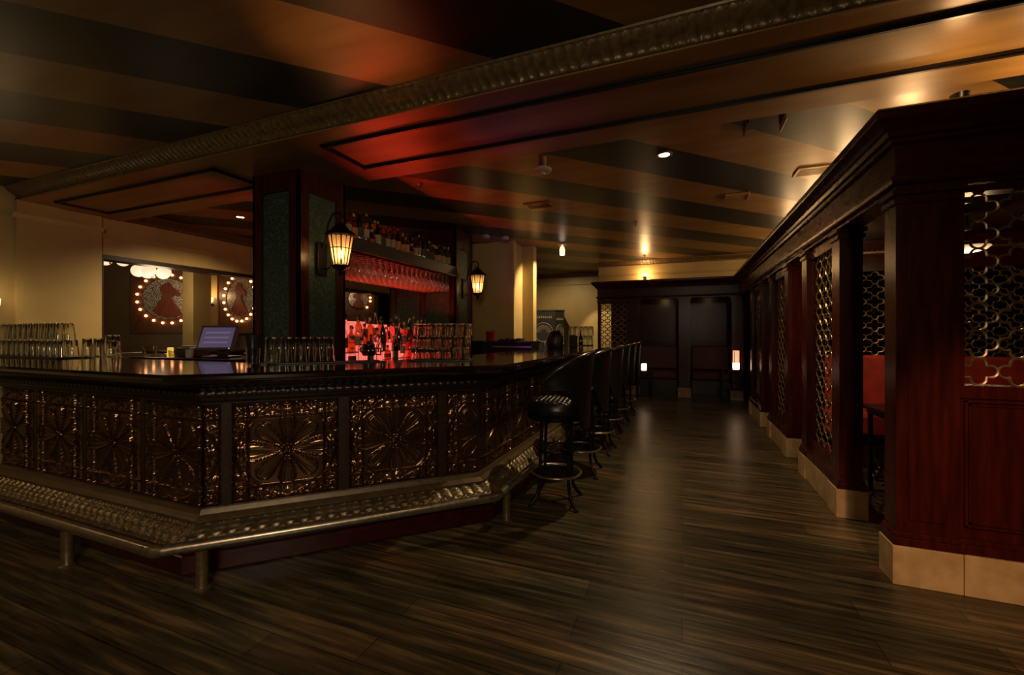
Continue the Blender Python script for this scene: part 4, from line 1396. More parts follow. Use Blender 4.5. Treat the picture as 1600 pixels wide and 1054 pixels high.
# glass decanter pot on the back bar and a stem below
dp = thing('coffee_pot', (-3.08, 3.34, TOP), 'black-lidded glass pot at the left of the lit bottles', 'pot')
PXY = (-2.56, 3.05)
dp.location = (PXY[0], PXY[1], 1.0)
ORG[dp.name] = (PXY[0], PXY[1], 1.0)
ws = thing('work_shelf', (-2.56, 3.05, 0), 'dark steel-topped service shelf behind the bar front', 'shelf')
MB().box(-2.66, -2.10, 3.0, 3.12, 0.98, 0.999).build('shelf_top', 'black_metal', ws)
for x in (-2.64, -2.12):
    MB().box(x - 0.015, x + 0.015, 3.04, 3.08, 0, 0.979).build('leg', 'black_metal', ws)
MB().lathe([(0.0, 0.0), (0.04, 0.0), (0.04, 0.008), (0.014, 0.014), (0.012, 0.12), (0.0, 0.12)], 14, (PXY[0], PXY[1], 1.0)).build('stand', 'black_metal', dp, smooth=40)
MB().lathe([(0.0, 0.121), (0.05, 0.123), (0.062, 0.15), (0.06, 0.18), (0.045, 0.205), (0.04, 0.207), (0.0, 0.207)], 18, (PXY[0], PXY[1], 1.0)).build('glass_bowl', 'glass_brown', dp, smooth=50)
MB().lathe([(0.0, 0.208), (0.05, 0.208), (0.05, 0.222), (0.02, 0.23), (0.014, 0.25), (0, 0.252)], 16, (PXY[0], PXY[1], 1.0)).build('lid', 'black_plastic', dp, smooth=40)
MB().tube([(PXY[0] + 0.055, PXY[1] + 0.02, 1.19), (PXY[0] + 0.1, PXY[1] + 0.035, 1.185), (PXY[0] + 0.1, PXY[1] + 0.035, 1.13), (PXY[0] + 0.058, PXY[1] + 0.02, 1.135)], 0.007, 8).build('handle', 'black_plastic', dp, smooth=50)

# ================================================================== counter with the till, left of the pillar
ctr = thing('service_counter', (-5.2, 3.2, 0), 'low dark service counter behind the bar carrying the till', 'counter')
MB().box(-6.55, -3.95, 2.86, 3.46, 0, 1.03).build('cabinet', 'mahogany_flat', ctr, bevel=0.004)
MB().box(-6.57, -3.93, 2.83, 3.48, 1.031, 1.07).build('counter_top', 'bartop', ctr, bevel=0.006)
bk = thing('back_counter', (-6.35, 5.0, 0), 'long dark counter along the left wall below the opening', 'counter')
MB().box(-6.8, -6.3, 3.6, 8.8, 0, 1.05).build('cabinet', 'walnut', bk)
MB().box(-6.82, -6.27, 3.58, 8.82, 1.051, 1.09).build('counter_top', 'bartop', bk, bevel=0.006)
ZK = 1.07
pos = thing('till_monitor', (-4.52, 2.98, ZK), 'tilted touch-screen till with purple display, left of the near pillar', 'till')
R_ = Matrix.Translation((-4.50, 3.03, ZK + 0.205)) @ Matrix.Rotation(math.radians(24), 4, 'Z') @ Matrix.Rotation(math.radians(-24), 4, 'X')
MB().box(-0.185, 0.185, 0.0, 0.045, -0.135, 0.135).xform(R_).build('monitor_case', 'grey_plastic', pos, bevel=0.008)
MB().box(-0.162, 0.162, -0.004, -0.0005, -0.11, 0.115).xform(R_).build('screen', 'screen', pos)
mb = MB()
rk = random.Random(3)
for row, zz in enumerate((0.055, 0.0, -0.055)):
    x = -0.12
    while x < 0.12:
        wd_ = rk.uniform(0.008, 0.014)
        mb.box(x, x + wd_, -0.0065, -0.0042, zz - 0.009, zz + 0.009)
        x += wd_ + 0.005
mb.xform(R_).build('screen_keys', 'screen_mark', bpy.data.objects['screen'])
mb = MB()
for z0, z1, x0, x1 in ((0.118, 0.135, -0.185, 0.185), (-0.135, -0.114, -0.185, 0.185)):
    mb.box(x0, x1, -0.008, -0.0005, z0, z1)
mb.xform(R_).build('bezel', 'grey_plastic', pos, bevel=0.003)
MB().box(0.15, 0.16, -0.0095, -0.0085, -0.128, -0.119).xform(R_).build('power_light', 'globe', pos)
MB().box(-4.56, -4.44, 3.06, 3.12, ZK + 0.015, ZK + 0.16).build('stand', 'black_plastic', pos, bevel=0.01)
MB().box(-4.64, -4.36, 2.96, 3.2, ZK + 0.001, ZK + 0.014).build('foot_plate', 'black_plastic', pos, bevel=0.004)
pr = thing('receipt_printer', (-4.90, 3.02, ZK), 'boxy dark receipt printer with paper, left of the till', 'printer')
MB().box(-5.01, -4.78, 2.93, 3.15, ZK + 0.001, ZK + 0.10).build('body', 'black_plastic', pr, bevel=0.01)
MB().obox((-4.895, 3.05), (1, 0), 0.1, 0.07, ZK + 0.1, ZK + 0.112).build('lid', 'grey_plastic', pr, bevel=0.004)
MB().box(-4.97, -4.83, 2.97, 3.03, ZK + 0.113, ZK + 0.119).build('paper_slip', 'paper', pr)
cup = MB().lathe(glass_profile(0.085, 0.034, 0.036, 0.004, 0.006), 20, (-4.66, 2.86, ZK + 0.001))
tag(cup.build('cup', 'white_ceramic', smooth=50, org=(-4.66, 2.86, ZK)), 'small white cup in front of the till', 'cup')
tg = MB().lathe(glass_profile(0.07, 0.03, 0.036), 16, (-4.95, 2.87, ZK + 0.001))
tag(tg.build('tumbler', 'glass_pale', smooth=50, org=(-4.95, 2.87, ZK)), 'small pale tumbler in front of the receipt printer', 'glass')
cb = MB().lathe(glass_profile(0.1, 0.05, 0.07, 0.006, 0.01), 20, (-5.75, 3.1, ZK + 0.001))
tag(cb.build('glass_bowl', 'glass_pale', smooth=50, org=(-5.75, 3.1, ZK)), 'cut-glass bowl on the service counter, left of the yellow votive', 'bowl')
vt = MB().lathe([(0, 0), (0.028, 0), (0.03, 0.004), (0.03, 0.06), (0.02, 0.062), (0, 0.058)], 16, (-5.52, 3.18, ZK + 0.025))
vt.lathe([(0, 0), (0.034, 0), (0.036, 0.024), (0, 0.024)], 16, (-5.52, 3.18, ZK + 0.001))
tag(vt.build('votive', 'candle_yellow', smooth=50, org=(-5.52, 3.18, ZK)), 'small glowing yellow votive candle on the service counter', 'candle')
bl = MB().lathe([(0, 0), (0.04, 0), (0.06, 0.005), (0.125, 0.045), (0.12, 0.05), (0.06, 0.055), (0, 0.06)], 24, (-4.12, 3.2, ZK + 0.001))
tag(bl.build('lidded_dish', 'steel', smooth=50, org=(-4.12, 3.2, ZK)), 'low shiny covered dish right of the till', 'dish')

# service station beyond the far pillar, with the red bucket
ss = thing('service_station', (-2.83, 6.7, 0), 'dark waist-high station against the stub wall behind the bar', 'counter')
MB().box(-3.42, -2.24, 6.50, 6.89, 0, 1.165).build('cabinet', 'ebony', ss, bevel=0.004)
MB().box(-3.44, -2.22, 6.47, 6.90, 1.166, 1.2).build('counter_top', 'bartop', ss, bevel=0.005)
MB().box(-2.9, -2.23, 6.455, 6.466, 1.10, 1.115).build('light_strip', 'purple_led', ss)
bu = thing('bucket', (-3.02, 6.64, 1.2), 'small red plastic bucket on the dark station beyond the far pillar', 'bucket')
MB().lathe([(0, 0), (0.066, 0), (0.068, 0.003), (0.08, 0.15), (0.083, 0.155), (0.078, 0.156), (0.066, 0.008), (0, 0.006)], 20, (-3.02, 6.64, 1.201)).build('pail', 'red_plastic', bu, smooth=50)
MB().tube([(-3.02 + 0.082 * math.cos(a), 6.64, 1.34 + 0.035 * math.sin(a)) for a in [PI * k / 12 for k in range(13)]], 0.003, 6).build('bail', 'black_metal', bu)
tr = MB().box(-2.86, -2.46, 6.56, 6.82, 1.201, 1.215)
for k in range(4):
    tr.box(-2.84 + 0.1 * k, -2.76 + 0.1 * k, 6.60, 6.78, 1.2155, 1.235 + 0.008 * (k % 2))
tag(tr.build('bar_caddy', 'black_plastic', bevel=0.003, org=(-2.66, 6.69, 1.2)), 'flat black divided tray right of the red bucket', 'tray')

# dark display box with the round emblem against the yellow wall
bx = thing('display_box', (-3.2, 10.7, 0), 'tall dark grey box with a sunburst emblem against the yellow wall', 'display box')
def rot2(x, y, a):
    return x * math.cos(a) - y * math.sin(a), x * math.sin(a) + y * math.cos(a)
CB, AB = (-3.33, 10.85), math.radians(38)
mb = MB().obox(CB, (math.cos(AB), math.sin(AB)), 0.2, 0.2, 0, 1.93)
mb = MB()
hexp = [(-3.95, 10.75), (-3.62, 10.55), (-3.02, 10.62), (-2.84, 10.86), (-3.0, 11.2), (-3.9, 11.2)]
mb.prism(hexp, 0.0, 1.90)
mb.build('cabinet', 'dark_grey_box', bx, bevel=0.006)
MB().prism([(x * 1.0 + (x + 3.4) * 0.02, y + (y - 10.88) * 0.03) for x, y in hexp], 1.901, 1.94).build('lid', 'dark_grey_box', bx, bevel=0.004)
def emblem(a, b, squeeze, zc, parent):
    """half sunburst: outer ring, fan of rays and a band of small marks, on the plane from a to b"""
    tx, ty = b[0] - a[0], b[1] - a[1]
    L = math.hypot(tx, ty)
    tx, ty = tx / L, ty / L
    nx, ny = ty, -tx
    c = ((a[0] + b[0]) / 2 + nx * 0.004, (a[1] + b[1]) / 2 + ny * 0.004)
    R = L * 0.40
    ring = [(c[0] + tx * R * math.cos(q), c[1] + ty * R * math.cos(q), zc + R * squeeze * math.sin(q)) for q in [2 * PI * k / 40 for k in range(40)]]
    er_ = MB().tube(ring, 0.012, 6, closed=True).build('emblem_ring', 'beige_print', parent, smooth=60)
    m2 = MB()
    for k in range(15):
        q = PI * (k + 0.5) / 15
        P_ = [(c[0] + tx * R * f * math.cos(q + dq), c[1] + ty * R * f * math.cos(q + dq), zc + R * squeeze * f * math.sin(q + dq)) for f, dq in ((0.25, 0), (0.78, -0.06), (0.86, 0), (0.78, 0.06))]
        m2.add(P_ + [(x - nx * 0.003, y - ny * 0.003, z) for x, y, z in P_], [(0, 1, 2, 3), (7, 6, 5, 4), (0, 4, 5, 1), (1, 5, 6, 2), (2, 6, 7, 3), (3, 7, 4, 0)])
    m2.build('emblem_rays', 'beige_print', er_)
    m3 = MB()
    rq = random.Random(5)
    n_ = 9
    for k in range(n_):
        u = (k - (n_ - 1) / 2) * L * 0.082
        p_ = (c[0] + tx * u, c[1] + ty * u)
        m3.obox(p_, (tx, ty), L * 0.028, 0.003, zc + R * squeeze + 0.12, zc + R * squeeze + 0.17 + rq.uniform(-0.012, 0.012))
    m3.build('emblem_lettering', 'beige_print', parent)
emblem((-3.62, 10.55), (-3.02, 10.62), 1.0, 1.36, bx)
emblem((-3.02, 10.62), (-2.84, 10.86), 1.6, 1.36, bx)

# ================================================================== lanterns
def lantern(loc, label):
    t = thing('wall_lantern', loc, label, 'lantern', 'lit lanterns on the pillars')
    x, y, z = loc                                   # plate centre on the pillar face, lantern hangs at +x
    MB().box(x + 0.001, x + 0.022, y - 0.06, y + 0.06, z - 0.15, z + 0.16).build('back_plate', 'black_metal', t, bevel=0.006)
    cx = x + 0.24
    arm = [(x + 0.02, y, z + 0.10), (x + 0.06, y, z + 0.2), (x + 0.09, y, z + 0.33), (x + 0.14, y, z + 0.415), (x + 0.20, y, z + 0.43), (x + 0.245, y, z + 0.40), (x + 0.255, y, z + 0.35), (x + 0.235, y, z + 0.315), (x + 0.205, y, z + 0.32), (x + 0.20, y, z + 0.345), (x + 0.215, y, z + 0.355)]
    MB().tube(arm, 0.009, 8).build('scroll_arm', 'black_metal', t, smooth=60)
    MB().tube([(x + 0.02, y, z - 0.08), (x + 0.07, y, z - 0.10), (x + 0.11, y, z - 0.08), (x + 0.12, y, z - 0.03)], 0.007, 8).build('lower_bracket', 'black_metal', t, smooth=60)
    n_ = 8
    MB().lathe([(0.0, 0.205), (0.137, 0.205), (0.143, 0.212), (0.12, 0.235), (0.078, 0.262), (0.066, 0.285), (0.045, 0.30), (0.026, 0.312), (0.015, 0.322), (0.011, 0.345), (0.0, 0.35)], n_ * 2, (cx, y, z)).build('roof', 'black_metal', t, smooth=30)
    MB().lathe([(0.0, -0.17), (0.012, -0.16), (0.02, -0.14), (0.012, -0.125), (0.04, -0.105), (0.076, -0.083), (0.082, -0.07), (0.07, -0.062), (0.0, -0.062)], n_ * 2, (cx, y, z)).build('base_cup', 'black_metal', t, smooth=30)
    zb, zt_, rb_, rt_ = -0.062, 0.205, 0.071, 0.120
    bars = MB()
    for k in range(16):
        a = 2 * PI * k / 16
        w_ = 0.0055 if k % 2 == 0 else 0.003
        bars.tube([(cx + rb_ * math.cos(a), y + rb_ * math.sin(a), z + zb), (cx + rt_ * math.cos(a), y + rt_ * math.sin(a), z + zt_)], w_, 6)
    zm = 0.085
    rm = rb_ + (rt_ - rb_) * (zm - zb) / (zt_ - zb)
    bars.tube([(cx + rm * math.cos(2 * PI * k / 16), y + rm * math.sin(2 * PI * k / 16), z + zm) for k in range(16)], 0.004, 6, closed=True)
    # scalloped head of the panes
    for k in range(16):
        a0, a1 = 2 * PI * k / 16, 2 * PI * (k + 1) / 16
        pts = []
        for q in range(5):
            f = q / 4
            a = a0 + (a1 - a0) * f
            pts.append((cx + rt_ * math.cos(a), y + rt_ * math.sin(a), z + 0.188 + 0.012 * math.sin(PI * f)))
        bars.tube(pts, 0.004, 5)
    bars.build('cage', 'black_metal', t, smooth=50)
    g = MB()
    g.lathe([(rb_ - 0.006, zb + 0.002), (rt_ - 0.006, zt_ - 0.002)], 16, (cx, y, z))
    g.f = [f for f in g.f if len(f) == 4]
    g.build('frosted_panes', M['lantern_pane'], t)
    so_ = MB().lathe([(0.0, -0.06), (0.016, -0.06), (0.014, -0.011), (0, -0.011)], 10, (cx, y, z)).build('socket', 'black_metal', t, smooth=40)
    MB().lathe([(0.0, -0.01), (0.014, 0.0), (0.02, 0.03), (0.014, 0.06), (0.004, 0.085), (0, 0.09)], 12, (cx, y, z)).build('bulb', 'bulb_core', so_, smooth=60)
    return t
m, n, l, p = new_mat('frosted_amber_pane')
n.remove(p)
out = [q for q in n if q.type == 'OUTPUT_MATERIAL'][0]
a_ = n.new('ShaderNodeBsdfTranslucent')
a_.inputs[0].default_value = (0.85, 0.52, 0.25, 1)
b_ = n.new('ShaderNodeBsdfTransparent')
b_.inputs[0].default_value = (1.0, 0.86, 0.66, 1)
nz = n.new('ShaderNodeTexNoise')
nz.inputs['Scale'].default_value = 30
rr = ramp(n, [(0.3, (0.30, 0.30, 0.30)), (0.7, (0.42, 0.42, 0.42))])
l.new(nz.outputs['Fac'], rr.inputs['Fac'])
mx = n.new('ShaderNodeMixShader')
l.new(rr.outputs['Color'], mx.inputs['Fac'])
l.new(a_.outputs[0], mx.inputs[1])
l.new(b_.outputs[0], mx.inputs[2])
l.new(mx.outputs[0], out.inputs['Surface'])
M['lantern_pane'] = m
lantern((PX1, 3.14, 2.02), 'large lit lantern with amber panes on the near pillar')
lantern((PX1, 6.03, 2.02), 'smaller-looking lit lantern on the farther pillar')

# ================================================================== ceiling fittings
def downlight(x, y, label):
    t = thing('downlight', (x, y, ZC), label, 'ceiling light', 'recessed ceiling lights')
    MB().lathe([(0.0, -0.004), (0.048, -0.004), (0.048, -0.002), (0.07, -0.002), (0.072, -0.008), (0.055, -0.014), (0.047, -0.010), (0.047, -0.0045)], 28, (x, y, ZC)).build('trim_ring', 'white_paint', t, smooth=50)
    MB().lathe([(0.0, -0.009), (0.044, -0.0085), (0.046, -0.005), (0, -0.005)], 24, (x, y, ZC)).build('lens', 'downlight_lens', t, smooth=50)
    return t
downlight(-0.15, 4.10, 'bright recessed ceiling light over the aisle, on a black stripe')
downlight(-5.66, 4.13, 'bright recessed ceiling light left of the near pillar')
sp = thing('spotlight', (-1.99, 7.46, ZC), 'small adjustable ceiling spotlight beyond the far pillar', 'ceiling light')
MB().lathe([(0, -0.03), (0.07, -0.03), (0.075, -0.005), (0.075, -0.001), (0, -0.001)], 20, (-1.99, 7.46, ZC)).build('canopy', 'white_paint', sp, smooth=40)
MB().lathe([(0, -0.20), (0.045, -0.20), (0.05, -0.12), (0.035, -0.06), (0.012, -0.05), (0.012, -0.03), (0, -0.03)], 18, (-1.99, 7.46, ZC)).build('lamp_head', 'shade_lit', sp, smooth=40)
MB().lathe([(0, -0.215), (0.03, -0.213), (0.04, -0.203), (0, -0.202)], 16, (-1.99, 7.46, ZC)).build('lens', 'downlight_lens', sp, smooth=50)
al = thing('fire_alarm_sounder', (-1.19, 3.76, ZC), 'round pale sounder hanging on a short stem from the ceiling', 'alarm')
MB().lathe([(0, -0.10), (0.035, -0.10), (0.035, -0.001), (0, -0.001)], 18, (-1.19, 3.76, ZC)).build('stem', 'white_paint', al, smooth=40)
MB().lathe([(0, -0.16), (0.02, -0.16), (0.025, -0.145), (0.07, -0.14), (0.085, -0.125), (0.085, -0.112), (0.07, -0.102), (0, -0.101)], 26, (-1.19, 3.76, ZC)).build('body', 'white_paint', al, smooth=40)
def vent(name, x, y, w_, h_, label, mat='gold_metal', slats=6, drop=0.012, rz=0.0):
    t = thing(name, (x, y, ZC), label, 'vent')
    mb = MB()
    d = 0.03
    mb.box(x - w_, x + w_, y - h_, y - h_ + d, ZC - drop, ZC - 0.001)
    mb.box(x - w_, x + w_, y + h_ - d, y + h_, ZC - drop, ZC - 0.001)
    mb.box(x - w_, x - w_ + d, y - h_ + d, y + h_ - d, ZC - drop, ZC - 0.001)
    mb.box(x + w_ - d, x + w_, y - h_ + d, y + h_ - d, ZC - drop, ZC - 0.001)
    mb.build('frame', 'soffit', t, bevel=0.002)
    mb = MB()
    for k in range(slats):
        yy = y - h_ + d + (2 * h_ - 2 * d) * (k + 0.5) / slats
        mb.box(x - w_ + d, x + w_ - d, yy - 0.006, yy + 0.006, ZC - drop * 0.8, ZC - 0.001)
    mb.build('slats', 'soffit', t)
    MB().box(x - w_ + d, x + w_ - d, y - h_ + d, y + h_ - d, ZC - 0.0025, ZC - 0.001).build('duct_mouth', 'cap_black', t)
    return t
vent('ceiling_vent', 1.25, 5.05, 0.20, 0.13, 'gold painted ceiling vent close above the booth cornice')
vent('ceiling_vent', -1.67, 5.14, 0.17, 0.12, 'reddish ceiling vent in front of the far pillar', slats=2)
hb = thing('access_hatch', (0.58, 3.74, ZC), 'small dark open hatch in the black stripe near the beam', 'hatch')
MB().box(0.46, 0.70, 3.62, 3.86, ZC - 0.003, ZC - 0.001).build('hatch_mouth', 'cap_black', hb)
MB().box(0.70, 0.712, 3.62, 3.86, ZC - 0.06, ZC - 0.001).build('hatch_lip', 'white_paint', hb)
MB().box(0.448, 0.46, 3.62, 3.86, ZC - 0.05, ZC - 0.001).build('hatch_lip', 'ebony', hb)
tp = thing('ceiling_speaker_box', (0.58, 5.63, ZC), 'small gold painted square panel fixed to a gold stripe', 'panel')
MB().box(0.46, 0.70, 5.53, 5.73, ZC - 0.03, ZC - 0.001).build('panel_face', 'soffit', tp, bevel=0.004)
MB().box(0.702, 0.714, 5.52, 5.74, ZC - 0.045, ZC - 0.001).build('edge_strip', 'cream_wall', tp)
def sprinkler(x, y, label):
    t = thing('sprinkler', (x, y, ZC), label, 'sprinkler', 'ceiling sprinklers')
    MB().lathe([(0, -0.012), (0.028, -0.01), (0.036, -0.001), (0, -0.001)], 16, (x, y, ZC)).build('escutcheon', 'brass_lattice', t, smooth=50)
    MB().lathe([(0, -0.06), (0.02, -0.06), (0.02, -0.056), (0.006, -0.054), (0.007, -0.012), (0, -0.012)], 12, (x, y, ZC)).build('head', 'bronze', t, smooth=50)
    return t
sprinkler(-0.63, 6.44, 'small sprinkler in the ceiling between the aisle light and the far booths')
sprinkler(-2.63, 3.95, 'small sprinkler in the reddish ceiling beside the near pillar')
sprinkler(-0.72, 9.2, 'small sprinkler above the far booth cornice')
for x, y, lb in ((-2.75, 6.62, 'white smoke detector on the ceiling by the lit pilaster'), (-3.0, 6.4, 'pale smoke detector on the ceiling by the farther lantern')):
    tag(MB().lathe([(0, -0.05), (0.04, -0.05), (0.065, -0.035), (0.068, -0.001), (0, -0.001)], 22, (x, y, ZC)).build('smoke_detector', 'white_paint', smooth=40, org=(x, y, ZC)), lb, 'smoke detector')

# uplights standing on the booth cornice
def uplight(x, y, rz, label):
    t = thing('uplight', (x, y, 2.466), label, 'uplight', 'uplights on top of the booth cornice')
    MB().box(x - 0.05, x + 0.05, y - 0.05, y + 0.05, 2.467, 2.478).build('base_plate', 'black_metal', t)
    MB().lathe([(0, 0.0), (0.03, 0.0), (0.036, 0.05), (0.04, 0.075), (0.036, 0.075), (0.03, 0.05), (0, 0.045)], 16, (x, y, 2.479)).build('lamp_can', 'steel_pipe', t, smooth=40)
    MB().lathe([(0, 0.0), (0.03, 0.0), (0.03, 0.004), (0, 0.004)], 14, (x, y, 2.53)).build('lens', 'uplight_lens', t)
    return t

# ================================================================== the lounge behind: art, sconce, globes
def art_panel(cx, cy_, zc, ang, R, half, zlo, zhi, label, flip=1, bulbs=range(20)):
    """rust panel with a ring of bulbs round a silver mosaic disc and a red dancing figure; faces the right of its direction"""
    t = thing('art_panel', (cx, cy_, zc), label, 'wall art', 'bulb-ringed art panels in the lounge')
    tx, ty = math.cos(ang), math.sin(ang)
    nx, ny = ty, -tx
    W3 = Matrix(((tx, -nx, 0, cx), (ty, -ny, 0, cy_), (0, 0, 1, zc), (0, 0, 0, 1)))   # local x along, local -y outward
    MB().box(-half, half, 0.0, 0.05, zlo - zc, zhi - zc).xform(W3).build('backing', 'rust_panel', t, bevel=0.004)
    def disc(r, y0, y1, n_=40):
        return MB().prism([(r * math.cos(2 * PI * k / n_), r * math.sin(2 * PI * k / n_)) for k in range(n_)], y0, y1).xform(Matrix.Rotation(PI / 2, 4, 'X'))
    disc(R * 0.84, 0.0, 0.02).xform(W3).build('mosaic_disc', 'mosaic', t)
    MB().tube([(R * 0.86 * math.cos(2 * PI * k / 40), -0.015, R * 0.86 * math.sin(2 * PI * k / 40)) for k in range(40)], 0.015, 6, closed=True).xform(W3).build('disc_rim', 'rust_panel', t, smooth=60)
    fig = [(-0.1, 0.62), (0.02, 0.70), (0.14, 0.62), (0.18, 0.48), (0.32, 0.40), (0.46, 0.22), (0.38, 0.10), (0.20, 0.16), (0.14, 0.05), (0.22, -0.12), (0.42, -0.42), (0.52, -0.62), (0.30, -0.74), (0.02, -0.78), (-0.28, -0.70), (-0.50, -0.50), (-0.36, -0.28), (-0.20, 0.0), (-0.16, 0.18), (-0.26, 0.36), (-0.2, 0.52)]
    MB().prism([(flip * x * R, z * R) for x, z in fig], 0.021, 0.055).xform(Matrix.Rotation(PI / 2, 4, 'X')).xform(W3).build('figure_relief', 'red_relief', t, bevel=0.008)
    for k in bulbs:
        a = 2 * PI * (k + 0.5) / 20
        b = MB().lathe([(0, -0.03), (0.022, -0.02), (0.03, 0), (0.022, 0.02), (0, 0.03)], 10)
        b.xform(Matrix.Translation((R * math.cos(a), -0.035, R * math.sin(a)))).xform(W3).build('bulb', 'bulb_small', t, smooth=70)
    return t
art_panel(-10.57, 6.04, 2.09, PI / 4, 0.535, 0.66, 1.33, 2.86, 'left rust art panel with red dancing figure inside a ring of bulbs')
art_panel(-9.07, 6.63, 2.10, 0.0, 0.505, 0.72, 1.33, 2.86, 'right rust art panel with red figure on a silver disc, beside the near pillar')
art_panel(-7.98, 9.10, 2.24, PI / 4, 0.30, 0.42, 1.45, 2.75, 'third rust art panel seen between the pillars above the lit bottles', -1, (0, 19, 17))
sc1 = thing('wall_sconce', (-9.93, 6.595, 1.98), 'cream half-bowl sconce glowing between the two art panels', 'sconce')
MB().lathe([(0, -0.07), (0.055, -0.06), (0.085, -0.02), (0.09, 0.06), (0.082, 0.06), (0.07, -0.01), (0, -0.04)], 20, (-9.93, 6.50, 2.08)).build('bowl', 'shade_lit', sc1, smooth=60)
MB().box(-9.96, -9.90, 6.50, 6.598, 1.95, 2.0).build('bracket', 'black_metal', sc1)
def chandelier(x, y, z, label, n_=5, R=0.2):
    t = thing('globe_chandelier', (x, y, ZC), label, 'chandelier', 'opal globe chandeliers in the lounge')
    MB().tube([(x, y, z), (x, y, ZC - 0.002)], 0.012, 8).build('stem', 'black_metal', t)
    MB().lathe([(0, -0.09), (0.012, -0.07), (0.03, -0.03), (0.03, 0.03), (0, 0.05)], 12, (x, y, z)).build('hub', 'brass_lattice', t, smooth=50)
    for k in range(n_):
        a = 2 * PI * k / n_ + 0.5
        gx, gy = x + R * math.cos(a), y + R * math.sin(a)
        arm_ = MB().tube([(x, y, z), (x + R * 0.5 * math.cos(a), y + R * 0.5 * math.sin(a), z + 0.04), (gx, gy, z + 0.14)], 0.008, 6).build('arm', 'brass_lattice', t, smooth=50)
        MB().lathe([(0.11 * math.sin(PI * q / 12), -0.11 * math.cos(PI * q / 12)) for q in range(13)], 20, (gx, gy, z + 0.03)).build('globe', 'globe', arm_, smooth=70)
    return t
sl_ = thing('wall_sconce', (XL, 2.19, 1.64), 'glowing sconce on the far left cream wall, partly out of view', 'sconce')
MB().lathe([(0, -0.07), (0.05, -0.06), (0.075, -0.02), (0.08, 0.05), (0.072, 0.05), (0.06, -0.01), (0, -0.04)], 20, (XL + 0.10, 2.19, 1.64)).build('bowl', 'shade_lit', sl_, smooth=60)
MB().box(XL + 0.001, XL + 0.06, 2.16, 2.22, 1.58, 1.66).build('bracket', 'brass_lattice', sl_)
chandelier(-9.17, 4.98, 2.44, 'cluster of white opal globes hanging before the left art panel')
chandelier(-9.9, 4.69, 2.69, 'white opal globes cut off by the top of the left opening', 5, 0.22)

st_ = proto('tumbler', MB().lathe(glass_profile(0.08, 0.028, 0.034), 14), 'crystal', 'x', 'glass', 'tumblers on the lower shelf of the right candle table')
for k in range(5):
    place(st_, USED, (0.77 + 0.08 * k, 9.20, 0.281), 0.0, 'small tumbler on the shelf under the tall candle, %s from the left' % ORD[k + 1])
# ================================================================== light
WARM = (1.0, 0.62, 0.29)
WARM2 = (1.0, 0.72, 0.4)
GOLD = (1.0, 0.6, 0.26)
RED = (1.0, 0.05, 0.02)
for y in (3.14, 6.03):
    lamp('lantern_light', 'POINT', (PX1 + 0.24, y, 2.06), 4.0, WARM, 0.03)
lamp('downlight_beam', 'SPOT', (-0.15, 4.10, ZC - 0.02), 130, WARM2, 0.04, rot=(0.1, 0.1, -1), spot=125, blend=0.6)
lamp('downlight_beam', 'SPOT', (-5.66, 4.13, ZC - 0.02), 340, WARM2, 0.04, rot=(-0.15, 0, -1), spot=136, blend=0.9)
lamp('spotlight_beam', 'SPOT', (-1.99, 7.46, ZC - 0.23), 170, WARM2, 0.03, rot=(-0.7, 0.3, -1), spot=105, blend=0.6)
lamp('far_wall_fill', 'SPOT', (-2.9, 9.9, ZC - 0.03), 60, WARM2, 0.04, rot=(0.1, 0.3, -1), spot=150, blend=0.7)  # extra source added to brighten the far cream wall, no fitting modelled
UP = [(1.34, 2.93, 2.58, 'uplight on the near end of the booth cornice', 3), (-0.75, 9.67, 2.60, 'uplight on the far booth cornice against the gold frieze', 14)]
for x, y, z, lb, e in UP:
    uplight(x, y, 0, lb)
    lamp('uplight_beam', 'POINT', (x, y, z), e, GOLD, 0.05)
lamp('cornice_uplight', 'POINT', (1.95, 3.2, 2.42), 22, GOLD, 0.1)
for y in (4.5, 5.9, 7.3, 8.6):
    lamp('cornice_uplight', 'POINT', (1.75, y, 2.5), 16, GOLD, 0.06)
lamp('red_work_light', 'SPOT', (-2.13, 3.08, 1.0), 30, RED, 0.03, rot=(0.5, -0.25, 1.8), spot=56, blend=0.9)
lamp('amber_work_light', 'SPOT', (-2.46, 2.72, 1.0), 60, (1.0, 0.42, 0.13), 0.03, rot=(0.7, -0.8, 1.85), spot=28, blend=0.9)
lamp('shelf_red_strip', 'AREA', (-3.50, 4.5, 1.60), 17, RED, rot=(0.0, 0, 1), size=(0.05, 1.7))
lamp('purple_work_light', 'SPOT', (-2.3, 6.2, 0.8), 14, (0.4, 0.08, 1.0), 0.03, rot=(0, 0.25, 1), spot=70, blend=1.0)
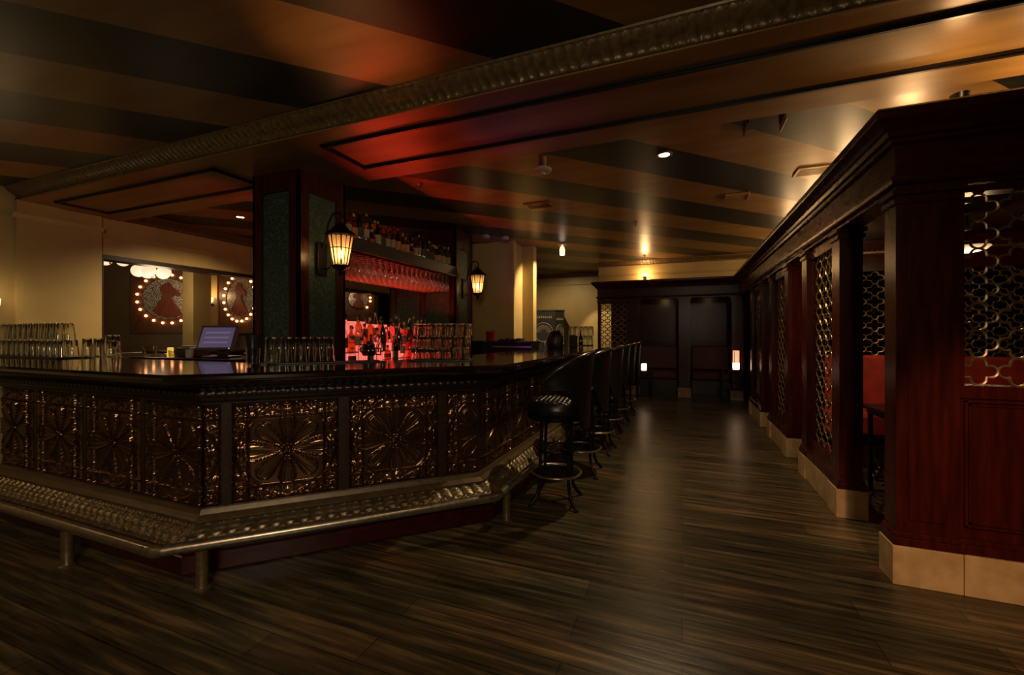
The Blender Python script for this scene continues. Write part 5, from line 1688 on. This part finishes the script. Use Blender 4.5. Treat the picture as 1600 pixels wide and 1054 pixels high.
lamp('purple_beam_light', 'SPOT', (-2.1, 3.35, 1.0), 18, (0.3, 0.04, 1.0), 0.03, rot=(1.05, -0.4, 1.8), spot=34, blend=1.0)
lamp('sconce_glow', 'POINT', (XL + 0.25, 2.19, 1.70), 2, WARM2, 0.06)
lamp('lounge_globes', 'POINT', (-8.9, 4.9, 2.1), 17, WARM2, 0.2)
lamp('lounge_end_fill', 'POINT', (-7.6, 8.3, 2.4), 6, WARM2, 0.1)  # added so the third art panel is lit, no lamp stands here
lamp('lounge_sconce', 'POINT', (-9.93, 6.40, 2.2), 5, WARM, 0.06)
lamp('booth_pendant', 'POINT', (2.1, 4.5, 1.9), 16, WARM, 0.1)
lamp('candle_left', 'POINT', (-0.73, 9.1, 0.68), 0.12, WARM, 0.04)
lamp('candle_right', 'POINT', (0.96, 9.12, 0.8), 0.25, WARM, 0.04)
for x, y, e in ((-0.6, -1.6, 40), (0.5, 0.9, 24), (-3.5, -0.8, 20), (-6.0, 0.6, 30)):
    lamp('front_fill_spot', 'SPOT', (x, y, ZC - 0.03), e, WARM, 0.06, rot=(0, 0.1, -1), spot=130, blend=0.8)  # unseen spots added out of view as general fill
lamp('front_fill_area', 'AREA', (0.6, -1.8, 2.3), 50, (1.0, 0.8, 0.55), rot=(-1, 0.45, -0.3), size=(0.8, 0.5))  # area light added behind the camera for highlights on the bar front
lamp('end_wall_fill', 'SPOT', (0.9, -0.6, 2.6), 300, (1.0, 0.55, 0.27), 0.08, rot=(0.8, 3.45, -2.2), spot=26, blend=0.5)  # added unseen spot to light the lower panel of the near end wall
lamp('corner_fill', 'SPOT', (-2.0, 9.9, ZC - 0.03), 110, WARM2, 0.03, rot=(0.1, 1.4, -1.9), spot=42, blend=0.4)  # extra spot added for the bright patch of wall beside the far trellis
lamp('far_booth_fill', 'POINT', (-0.4, 10.3, 2.15), 1.6, WARM, 0.05)  # added glow inside the left far booth, without a lamp of its own
lamp('far_booth_fill', 'POINT', (0.6, 10.3, 2.15), 0.7, WARM, 0.05)  # weaker added glow for the right far booth
